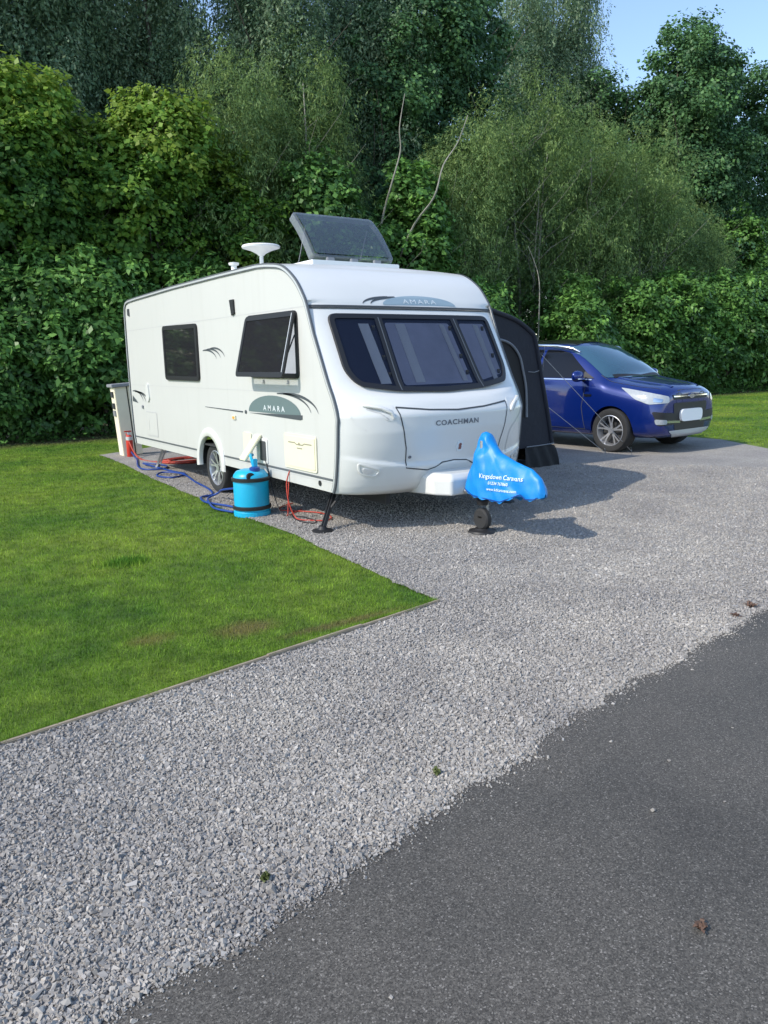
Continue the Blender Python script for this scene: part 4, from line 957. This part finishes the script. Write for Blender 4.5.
def hose(name, pts, r, m, label, cat, base=None):
    g = G(); g.tube(smooth_curve(pts, 8), r, 7); return tag(put(name, g, M[m], base=pts[0], smooth=60), label, cat)
def coil(c, r, turns, z, jit, seed, n=14):
    rn = random.Random(seed); o = []
    for k in range(int(turns * n)):
        a = 2 * math.pi * k / n; rr = r * (1 + rn.uniform(-jit, jit)); o.append((c[0] + rr * math.cos(a) * 1.3, c[1] + rr * math.sin(a), z + .004 * k / n + rn.uniform(0, .006)))
    return o
hz_ = .026
hose('water_hose', [(.34, 7.6, .1), (.3, 7.3, .05), (.25, 7.0, hz_), (.02, 6.2, hz_), (-.02, 5.75, hz_), (.22, 5.6, hz_), (.38, 5.95, hz_), (.15, 6.35, hz_ + .02), (.20, 5.9, hz_), (.24, 5.2, hz_), (.28, 4.8, hz_), (.02, 4.6, hz_), (-.10, 4.9, hz_), (.05, 5.1, hz_ + .015), (.22, 4.75, hz_ + .015), (.12, 4.0, hz_), (.03, 3.3, hz_), (-.10, 2.85, hz_), (-.28, 2.75, hz_), (-.36, 2.4, hz_), (-.26, 2.0, hz_), (-.17, 1.6, hz_)], .0125, 'hose', 'blue water hose winding over the gravel towards the barrel', 'hose')
hose('water_hose', [(bx - .08, by + .16, .27), (-.25, 1.85, .24), (-.20, 2.3, .16), (-.12, 2.6, .08), (-.24, 2.62, .03), (-.36, 2.3, hz_ + .01), (-.43, 1.95, hz_), (-.36, 1.62, hz_)], .0125, 'hose', 'blue hose end looping up from the gravel to the barrel side', 'hose')
hose('mains_cable', coil((.95, 6.35), .34, 5, .02, .22, 3) + [(.6, 6.3, .03), (.35, 7.2, .03), (.36, 7.9, .4)], .013, 'orange', 'orange-red mains cable coiled under the rear of the caravan', 'cable')
hose('mains_cable', [(.02, .95, .56), (-.03, .98, .4), (-.035, .95, .2), (.0, .9, .05), (.03, .8, .02), (.20, .62, .02), (.33, .72, .02), (.36, .98, .02), (.25, 1.2, .02), (.10, 1.42, .02), (.22, 1.6, .02), (.4, 1.7, .02)], .007, 'red_cable', 'thin red cable hanging from the cream locker hatch', 'cable')
hose('pump_cable', [(-.01, 1.5, .58), (-.02, 1.3, .2), (.0, 1.15, .02), (.1, .95, .02), (.12, .70, .02), (.05, .58, .02), (-.02, .75, .02), (.05, 1.05, .02), (.2, 1.3, .02)], .006, 'black', 'thin black cable looped on the gravel beneath the hatch', 'cable')
hose('water_hose', [(.05, 1.02, .55), (.0, 1.0, .35), (-.02, 1.0, .08), (.03, 1.1, .02), (.3, 1.3, .02)], .006, 'red_cable', 'second thin red lead hanging beside the first', 'cable')

sp = empty('service_post', (.46, 8.05, 0), 'cream timber service post with grey cap at the rear of the caravan', 'service post'); sp.rotation_euler = (0, R(-3.5), 0)
def loc_box(c, d_, **k): g = G(); g.box(c, d_, **k); return g
put('body', loc_box((-.06, 0, .62), (.21, .26, 1.22), bev=.008), M['post'], sp, local=True)
put('side_board', loc_box((.125, 0.0, .62), (.11, .26, 1.22), bev=.006), M['post'], sp, local=True)
put('gap', loc_box((.066, 0.01, .62), (.04, .22, 1.2)), M['seam'], sp, local=True)
put('cap', loc_box((0, 0, 1.255), (.42, .34, .055), bev=.008), M['capgrey'], sp, local=True)
for z, m_ in ((1.1, 'seam'), (.90, 'seam'), (.77, 'capgrey')):
    put('socket', loc_box((-.175, 0, z), (.035, .11, .10), bev=.006), M[m_], sp, local=True)
fe = empty('fire_extinguisher', (.36, 7.74, 0), 'small red cylinder with pale top standing in front of the service post', 'red cylinder')
g = G(); g.lathe([(.05, 0), (.058, .01), (.058, .33), (.05, .37), (.02, .39)], (.36, 7.74, 0), n=20); put('cylinder', g, M['red'], fe, smooth=40)
g = G(); g.lathe([(.0585, .30), (.060, .301), (.060, .36), (.0585, .361)], (.36, 7.74, 0), n=20); g.lathe([(.022, .385), (.03, .41), (.02, .44)], (.36, 7.74, 0), n=14); put('collar', g, M['rail_light'], fe)
g = G(); g.box((.34, 7.72, .455), (.12, .03, .02)); put('lever', g, M['red'], fe)

# ================================================================== AWNING
aw = empty('awning', (3.6, 3.2, 0), 'charcoal porch awning on the far side of the caravan, between caravan and blue car', 'awning')
A = [(2.29, 2.30), (3.0, 2.30), (3.45, 2.27), (3.77, 2.20), (4.14, 2.10), (4.42, 1.95), (4.51, 1.85), (4.60, 1.54), (4.68, 1.22), (4.80, .77), (4.90, .33)]
A2 = [tuple(p)[:2] for p in smooth_curve([(a, b, 0) for a, b in A], 5)]
y0, y1 = 2.02, 4.7
g = G(); vs = []; ys = [y0 + (y1 - y0) * k / 14 for k in range(15)]
for y in ys:
    for (a, b) in A2:
        sag = .05 * math.sin(math.pi * (y - y0) / (y1 - y0)) ; vs.append((a - sag * .6, y, b - sag))
m_ = len(A2); g.add(vs, [(i * m_ + j, i * m_ + j + 1, (i + 1) * m_ + j + 1, (i + 1) * m_ + j) for i in range(14) for j in range(m_ - 1)]); put('canopy', g, M['awning'], aw, smooth=60)
def side_panel(y, sg):
    g = G(); c = [(a, b) for a, b in A2] + [(4.90, .30), (2.29, .30)]; AMp = lambda u, v, o=0: (u, y - sg * o, v)
    g.add([(a, y, b) for a, b in c], [tuple(range(len(c)))]); p = put('side_panel', g, M['awning'], aw)
    return p, AMp
p1, AM1 = side_panel(y0, 1); side_panel(y1, -1)
win = [tuple(p)[:2] for p in smooth_curve([(4.36, .75, 0), (4.34, 1.14, 0), (4.28, 1.39, 0), (4.19, 1.63, 0), (3.98, 1.80, 0), (3.6, 1.86, 0), (3.2, 1.86, 0)], 6)]
g = G(); g.add([(a, y0 - .006, b) for a, b in win] + [(2.5, y0 - .006, 1.80), (2.5, y0 - .006, .75)], [tuple(range(len(win) + 2))]); put('window', g, M['awning_window'], aw)
g = G(); g.tube([(a, y0 - .02, b) for a, b in win], .018, 6); put('piping', g, M['piping'], aw, smooth=60)
g = G(); g.tube([(a + .0, y0 - .0, b) for a, b in A2], .035, 8); put('air_beam', g, M['awning'], aw, smooth=60)
g = G(); vs = []
for i in range(25):
    u = i / 24
    for z in (.31, .26, .18, .09, .01):
        bul = .06 * (1 - z / .31) ** .7; vs.append((4.33 + (.60 + bul * 1.8) * u - bul * .5, y0 - .02 - bul * .7 - .02 * math.sin(u * 19 + z * 9) * (1 - z), z))
g.add(vs, [(i * 5 + j, i * 5 + j + 1, i * 5 + j + 6, i * 5 + j + 5) for i in range(24) for j in range(4)])
vs = []
for i in range(25):
    u = i / 24
    for z in (.31, .26, .18, .09, .01):
        bul = .07 * (1 - z / .31) ** .7; vs.append((4.92 + bul * 1.1 + .015 * math.sin(u * 30 + z * 9), y0 - .03 - .6 * bul * (1 - u) + (y1 - y0) * u, z))
g.add(vs, [(i * 5 + j, i * 5 + j + 1, i * 5 + j + 6, i * 5 + j + 5) for i in range(24) for j in range(4)]); put('skirt', g, M['awning_black'], aw, smooth=60)
g = G(); g.tube([(4.36, y0 - .03, .32), (4.62, y0 - .035, .325), (4.92, y0 - .03, .335)], .008, 5); g.tube([(4.60, y0 - .012, 1.40), (4.5, y0 - .02, 1.38), (4.38, y0 - .02, 1.39)], .006, 5); put('seam_tape', g, M['piping'], aw)
for a, b in (((4.66, y0, 1.62), (7.05, 2.25, .01)), ((4.76, y0, .90), (6.6, 2.42, .01))):
    g = G(); g.tube([a, b], .0045, 5); put('guy_line', g, M['rope'], aw); 
g = G(); g.tube([(4.72, y0, 1.75), (4.74, y0 + .1, .9), (4.86, y0, .35)], .004, 5); g.tube([(7.05, 2.25, .0), (7.02, 2.25, .09)], .006, 6); g.tube([(6.6, 2.42, .0), (6.57, 2.42, .09)], .006, 6); put('peg', g, M['piping'], aw)

# ================================================================== CAR
car = empty('parked_car', (7.72, 2.55, 0), 'dark blue estate-height family car with silver roof rails parked behind the awning', 'car', rz=R(-86)); car.scale = (1.06, 1.06, 1.06)
S = [
 (.955, [(0, .30), (.36, .30), (.60, .34), (.68, .50), (.66, .68), (.60, .79), (.38, .85), (.18, .87), (0, .875)]),
 (.92, [(0, .26), (.5, .26), (.74, .31), (.80, .50), (.78, .72), (.71, .845), (.47, .915), (.22, .94), (0, .945)]),
 (.74, [(0, .23), (.60, .23), (.85, .29), (.89, .52), (.865, .78), (.78, .915), (.55, .975), (.26, .995), (0, 1.0)]),
 (.45, [(0, .22), (.68, .22), (.885, .28), (.91, .56), (.88, .82), (.79, .945), (.56, 1.0), (.27, 1.025), (0, 1.03)]),
 (.10, [(0, .22), (.70, .22), (.89, .28), (.92, .58), (.90, .88), (.80, 1.0), (.58, 1.05), (.28, 1.075), (0, 1.08)]),
 (-.18, [(0, .22), (.70, .22), (.89, .27), (.92, .58), (.91, .92), (.82, 1.035), (.62, 1.085), (.3, 1.12), (0, 1.13)]),
 (-.42, [(0, .22), (.70, .22), (.89, .27), (.92, .58), (.91, .95), (.85, 1.05), (.69, 1.17), (.35, 1.27), (0, 1.29)]),
 (-.80, [(0, .22), (.70, .22), (.89, .27), (.915, .58), (.91, .97), (.865, 1.06), (.70, 1.38), (.36, 1.475), (0, 1.495)]),
 (-1.15, [(0, .22), (.70, .22), (.89, .27), (.915, .58), (.91, .99), (.87, 1.07), (.67, 1.54), (.36, 1.625), (0, 1.64)]),
 (-1.7, [(0, .22), (.70, .22), (.89, .27), (.915, .58), (.92, 1.01), (.875, 1.08), (.655, 1.60), (.34, 1.68), (0, 1.695)]),
 (-2.5, [(0, .22), (.70, .22), (.89, .27), (.92, .58), (.92, 1.03), (.87, 1.10), (.645, 1.59), (.33, 1.67), (0, 1.685)]),
 (-3.0, [(0, .24), (.70, .24), (.89, .30), (.91, .60), (.91, 1.05), (.86, 1.13), (.62, 1.54), (.32, 1.62), (0, 1.635)]),
 (-3.4, [(0, .28), (.65, .28), (.84, .33), (.87, .60), (.86, 1.05), (.80, 1.13), (.56, 1.38), (.28, 1.45), (0, 1.46)]),
 (-3.58, [(0, .34), (.55, .34), (.72, .38), (.76, .60), (.74, .95), (.66, 1.04), (.45, 1.10), (.22, 1.12), (0, 1.12)]),
]
vs = []; ring = 16
def SXZ(x, h):
    if x > .4: h = [(y * (1 - .07 * (x - .4) / .55), z) for y, z in h]; x = .4 + (x - .4) * .74
    elif x < -.15: x = x + .20 * sstep(-.15, -.42, x) if x > -3 else x + .10
    return x, [(y, z if z < .3 else z + (z - .3) * .075) for y, z in h]
S = [SXZ(x, h) for x, h in S]
for x, h in S:
    full = [(y, z) for y, z in h] + [(-y, z) for y, z in h[-2:0:-1]]
    vs += [(x, y, z) for y, z in full]
fs = [(i * ring + j, i * ring + (j + 1) % ring, (i + 1) * ring + (j + 1) % ring, (i + 1) * ring + j) for i in range(len(S) - 1) for j in range(ring)]
def cap(b): return [(b + j, b + j + 1, b + 15 - j, b + (16 - j) % 16) for j in range(0, 8)]
for b in (0, (len(S) - 1) * ring):
    fs.append((b + 0, b + 1, b + 15)); fs += [(b + j, b + j + 1, b + 15 - j, b + 16 - j) for j in range(1, 7)]; fs.append((b + 7, b + 8, b + 9))
g = G(); g.add(vs, fs); bo = put('tmpbody', g, M['car_blue'], local=True)
ss = bo.modifiers.new('s', 'SUBSURF'); ss.levels = 3; ss.render_levels = 3
cutters = []
for wx in (0, -2.69):
    for sgn in (-1, 1):
        g = G(); g.lathe([(.385, -.25), (.385, .25)], (wx, sgn * .85, .345), 'Y', 48); c = put('cut', g, M['black'], local=True); cutters.append(c)
        md = bo.modifiers.new('b', 'BOOLEAN'); md.object = c; md.operation = 'DIFFERENCE'; md.solver = 'EXACT'
bpy.context.view_layer.update(); dg = bpy.context.evaluated_depsgraph_get()
me = bpy.data.meshes.new_from_object(bo.evaluated_get(dg)); me.name = 'body'
for c in cutters: bpy.data.objects.remove(c)
bpy.data.objects.remove(bo)
for p in me.polygons: p.use_smooth = True
me.set_sharp_from_angle(angle=R(35))
me.materials.clear(); me.materials.append(M['car_blue'])
body = bpy.data.objects.new('body', me); col.objects.link(body); body.parent = car
bm = bmesh.new(); bm.from_mesh(me); bvh = BVHTree.FromBMesh(bm); bm.free()
def ray_map(O, U, Vv, D):
    O, U, Vv, D = map(Vector, (O, U, Vv, D)); D = D.normalized()
    def f(u, v, o=0):
        s = O + U * u + Vv * v; h, nn, _, _ = bvh.ray_cast(s, D)
        if h is None: h, nn, _, _ = bvh.find_nearest(s + D * 2)
        if nn.dot(D) > 0: nn = -nn
        return tuple(h + nn * o)
    return f
RS = ray_map((0, -2, 0), (1, 0, 0), (0, 0, 1), (0, 1, 0))        # right flank, (x, z)
FR = ray_map((3, 0, 0), (0, 1, 0), (0, 0, 1), (-1, 0, 0))        # from the front, (y, z)
DR = ray_map((2, -2, 0), (.7071, .7071, 0), (0, 0, 1), (-1, 1, 0))  # front right corner, (u, z)
TP = ray_map((0, 0, 3), (1, 0, 0), (0, 1, 0), (0, 0, -1))        # from above, (x, y)
def both(name, g, m, smooth=60):
    put(name, g, m, car, smooth=smooth, local=True)
    h = G(); h.v = [(x, -y, z) for x, y, z in g.v]; h.f = [tuple(reversed(f)) for f in g.f]; put(name, h, m, car, smooth=smooth, local=True)
# glass
g = G(); g.disc(rpoly([(-.76, 1.155), (.76, 1.155), (.60, 1.665), (-.60, 1.665)], .05, 5, .05), FR, .006, rings=14); put('windscreen', g, M['screen'], car, smooth=60, local=True)
g = G(); g.disc(rpoly([(-.40, 1.15), (-.50, 1.20), (-.98, 1.55), (-1.20, 1.60), (-1.50, 1.62), (-1.50, 1.16)], .03, 4, .05), RS, .005, rings=8); both('door_window', g, M['car_glass'])
g = G(); g.disc(rpoly([(-1.56, 1.16), (-1.56, 1.62), (-2.30, 1.61), (-2.42, 1.18)], .03, 4, .05), RS, .005, rings=8); both('door_window', g, M['car_glass'])
g = G(); g.disc(rpoly([(-2.52, 1.20), (-2.42, 1.59), (-2.85, 1.53), (-3.05, 1.26)], .03, 4, .05), RS, .005, rings=8); both('quarter_window', g, M['car_glass'])
g = G(); g.strip([(-.42, 1.125), (-1.54, 1.14), (-2.5, 1.165)], .018, RS, .008); both('belt_trim', g, M['chrome'])
g = G(); g.strip([(-.50, .34), (-.56, .7), (-.50, 1.03)], .010, RS, .003); g.strip([(-1.63, .36), (-1.63, 1.08)], .010, RS, .003); g.strip([(-.50, .345), (-2.2, .345)], .010, RS, .003); both('door_seam', g, M['seam'])
g = G(); g.disc(rpoly([(-.36, .90), (-.52, .905), (-.50, .86), (-.38, .865)], .02, 3, .04), RS, .006, rings=2); both('side_vent_badge', g, M['chrome'])
g = G(); g.disc(rpoly([(-1.35, .93), (-1.55, .94), (-1.55, .905), (-1.35, .90)], .015, 3, .04), RS, .03, 0, 2); both('door_handle', g, M['car_blue'])
g = G(); g.disc(rpoly([(-.38, 1.145), (-.58, 1.15), (-.60, 1.26)], .02, 3, .04), RS, .008, rings=3); both('mirror_quarter', g, M['black'])
g = G(); g.disc(rpoly([(-1.02, -.50), (-1.02, .50), (-2.5, .50), (-2.5, -.50)], .08, 5, .08), TP, .006, rings=8); put('roof_reflection', g, M['car_glass'], car, smooth=60, local=True)  # dark panel added to imitate trees mirrored in the roof paint
# bonnet: seams and power creases
g = G()
for s in (-1, 1): g.strip([(.66, s * .60), (.40, s * .70), (.0, s * .74), (-.30, s * .76)], .010, TP, .003)
g.strip([(.80, -.40), (.83, 0), (.80, .40)], .010, TP, .003); put('bonnet_seam', g, M['seam'], car, local=True)
g = G()
for s in (-1, 1):
    pts = resample([(.70, s * .36), (.30, s * .44), (-.12, s * .54)], .06); vs = []
    for p in pts: vs += [TP(p[0], p[1] - .05, .001), TP(p[0], p[1], .016), TP(p[0], p[1] + .05, .001)]
    g.add(vs, [(3 * i + j, 3 * i + j + 1, 3 * i + j + 4, 3 * i + j + 3) for i in range(len(pts) - 1) for j in (0, 1)])
put('bonnet_crease', g, M['car_blue'], car, smooth=180, local=True)
g = G(); g.strip([(-.17, -.62), (-.06, 0), (-.17, .62)], .07, TP, .006); put('wiper_cowl', g, M['black'], car, local=True)
# headlights, fog lamps, grilles
def U_(x, y): return (Vector((x, y, 0)) - Vector((2, -2, 0))).dot(Vector((.7071, .7071, 0)))
g = G(); g.disc(rpoly([(U_(.16, -.87), 1.01), (U_(.46, -.84), .965), (U_(.78, -.56), .875), (U_(.78, -.56), .785), (U_(.60, -.82), .765), (U_(.42, -.89), .84)], .03, 4, .04), DR, .008, rings=6); both('headlight', g, M['lamp'])
g = G(); g.disc(rpoly([(U_(.64, -.76), .86), (U_(.74, -.66), .84), (U_(.72, -.68), .79), (U_(.64, -.77), .80)], .02, 4, .03), DR, .012, rings=3); both('headlight_bulb', g, M['chrome'])
g = G(); g.disc(rpoly([(U_(.66, -.82), .66), (U_(.92, -.50), .62), (U_(.94, -.42), .46), (U_(.74, -.76), .44)], .04, 4, .04), DR, .005, rings=5); both('corner_intake', g, M['black'])
g = G(); g.disc(rpoly([(U_(.70, -.80), .545), (U_(.84, -.66), .53), (U_(.84, -.66), .46), (U_(.72, -.79), .465)], .03, 4, .03), DR, .012, rings=4); both('fog_lamp', g, M['lamp'])
g = G(); g.strip([(U_(.84, -.66), .50), (U_(.95, -.42), .485)], .035, DR, .010); both('daytime_lamp', g, M['chrome'])
g = G(); g.disc(rpoly([(-.47, .775), (.47, .775), (.42, .36), (-.42, .36)], .04, 4, .05), FR, .005, rings=5); put('lower_grille', g, M['black'], car, local=True)
g = G(); g.disc(rpoly([(-.50, .895), (.50, .895), (.46, .825), (-.46, .825)], .02, 4, .05), FR, .006, rings=3); ug = put('upper_grille', g, M['black'], car, local=True)
g = G(); g.strip([(-.47, .872), (.47, .872)], .018, FR, .012); put('grille_bar', g, M['chrome'], ug, local=True)
g = G(); g.disc([(.075 * math.cos(a), .868 + .034 * math.sin(a)) for a in [2 * math.pi * k / 20 for k in range(20)]], FR, .022, .0, 2); put('badge', g, M['chrome'], ug, local=True)
g = G(); g.disc(rpoly([(-.58, .36), (.58, .36), (.40, .255), (-.40, .255)], .04, 4, .05), FR, .012, rings=4); put('skid_plate', g, M['skid'], car, local=True)

g = G(); ro = rpoly([(-.30, .675), (.30, .675), (.30, .49), (-.30, .49)], .085, 8, .05); g.disc(ro, lambda u, v, o=0: (.845 + o - .1 * u * u, u, v), .012, -.03, 3); put('number_plate', g, M['plate'], car, local=True)
g = G(); g.strip([(.38, .30), (-.46, .31), (-2.2, .31)], .05, RS, .012); both('sill', g, M['car_blue'])
# roof rails, mirrors
g = G(); g.tube([TP(-.85, -.60, .0), TP(-.98, -.61, .05), TP(-1.25, -.62, .085), TP(-1.7, -.62, .095), TP(-2.2, -.62, .09), TP(-2.8, -.60, .075), TP(-3.0, -.59, .0)], .026, 8); both('roof_rail', g, M['chrome'])
g = G(); g.add([], []); 
bm = bmesh.new(); bmesh.ops.create_uvsphere(bm, u_segments=16, v_segments=10, radius=1)
for v in bm.verts:
    x, y, z = v.co; v.co = Vector((-.56 + (.09 if x > 0 else .03) * x, -1.04 + .135 * y, 1.185 + .09 * (abs(z) ** .7 * (1 if z > 0 else -1))))
bm.verts.index_update(); g.add([v.co for v in bm.verts], [[v.index for v in f.verts] for f in bm.faces]); bm.free(); both('door_mirror', g, M['car_blue'])
g = G(); g.tube([(-.56, -.84, 1.12), (-.56, -.96, 1.14)], .03, 8); both('mirror_arm', g, M['black'])
g = G(); g.box((-.50, -1.05, 1.145), (.08, .18, .018), bev=.004); both('indicator', g, M['chrome'])
g = G(); g.box((-1.3, 0, .55), (3.9, 1.35, .60)); put('underbody', g, M['under'], car, local=True)
for wx in (0, -2.69):
    for s in (-1, 1): wheel(car, (wx, s * .80, .345), .345, .235, s, 'Y', 5, local=True)

# ================================================================== SMALL LITTER AND WEEDS
def weed(x, y, s, seed, label, h=.05, dry=False, nm='weed_tuft', cat='weed'):
    rn = random.Random(seed); g = G()
    for k in range(26):
        a = rn.uniform(0, 6.28); l = s * rn.uniform(.4, 1); hh = h * rn.uniform(.3, 1); wv = .006
        c = Vector((x + rn.uniform(-.3, .3) * s, y + rn.uniform(-.3, .3) * s, .01)); d_ = Vector((math.cos(a), math.sin(a), 0)); n_ = Vector((-d_.y, d_.x, 0)) * wv
        g.add([c - n_ * .5, c + n_ * .5, c + d_ * l * .5 + n_ + Vector((0, 0, hh)), c + d_ * l + Vector((0, 0, hh * .6)), c + d_ * l * .5 - n_ + Vector((0, 0, hh))], [(0, 1, 2, 3, 4)])
    tag(put(nm, g, M['dryleaf'] if dry else M['weed'], base=(x, y, 0)), label, cat)
M['weed'] = mat('weed_green', (.09, .11, .03), .6); M['dryleaf'] = mat('dry_leaf', (.10, .055, .035), .7)
LEAF = (-1.81, -4.95)
weed(-2.72, -4.04, .022, 1, 'small green weed in the gravel near the bottom left', .03)
weed(-1.90, -3.86, .024, 2, 'small weed tuft in the gravel beside the tarmac edge', .03)
weed(.96, -3.45, .06, 3, 'mossy weeds at the tarmac edge on the right', .03, True)
weed(.72, -3.5, .04, 5, 'dark moss clump left of the mossy weeds at the tarmac edge', .02, True)
weed(LEAF[0], LEAF[1], .03, 7, 'dry brown leaf lying on the tarmac', .014, True, 'fallen_leaf', 'leaf')
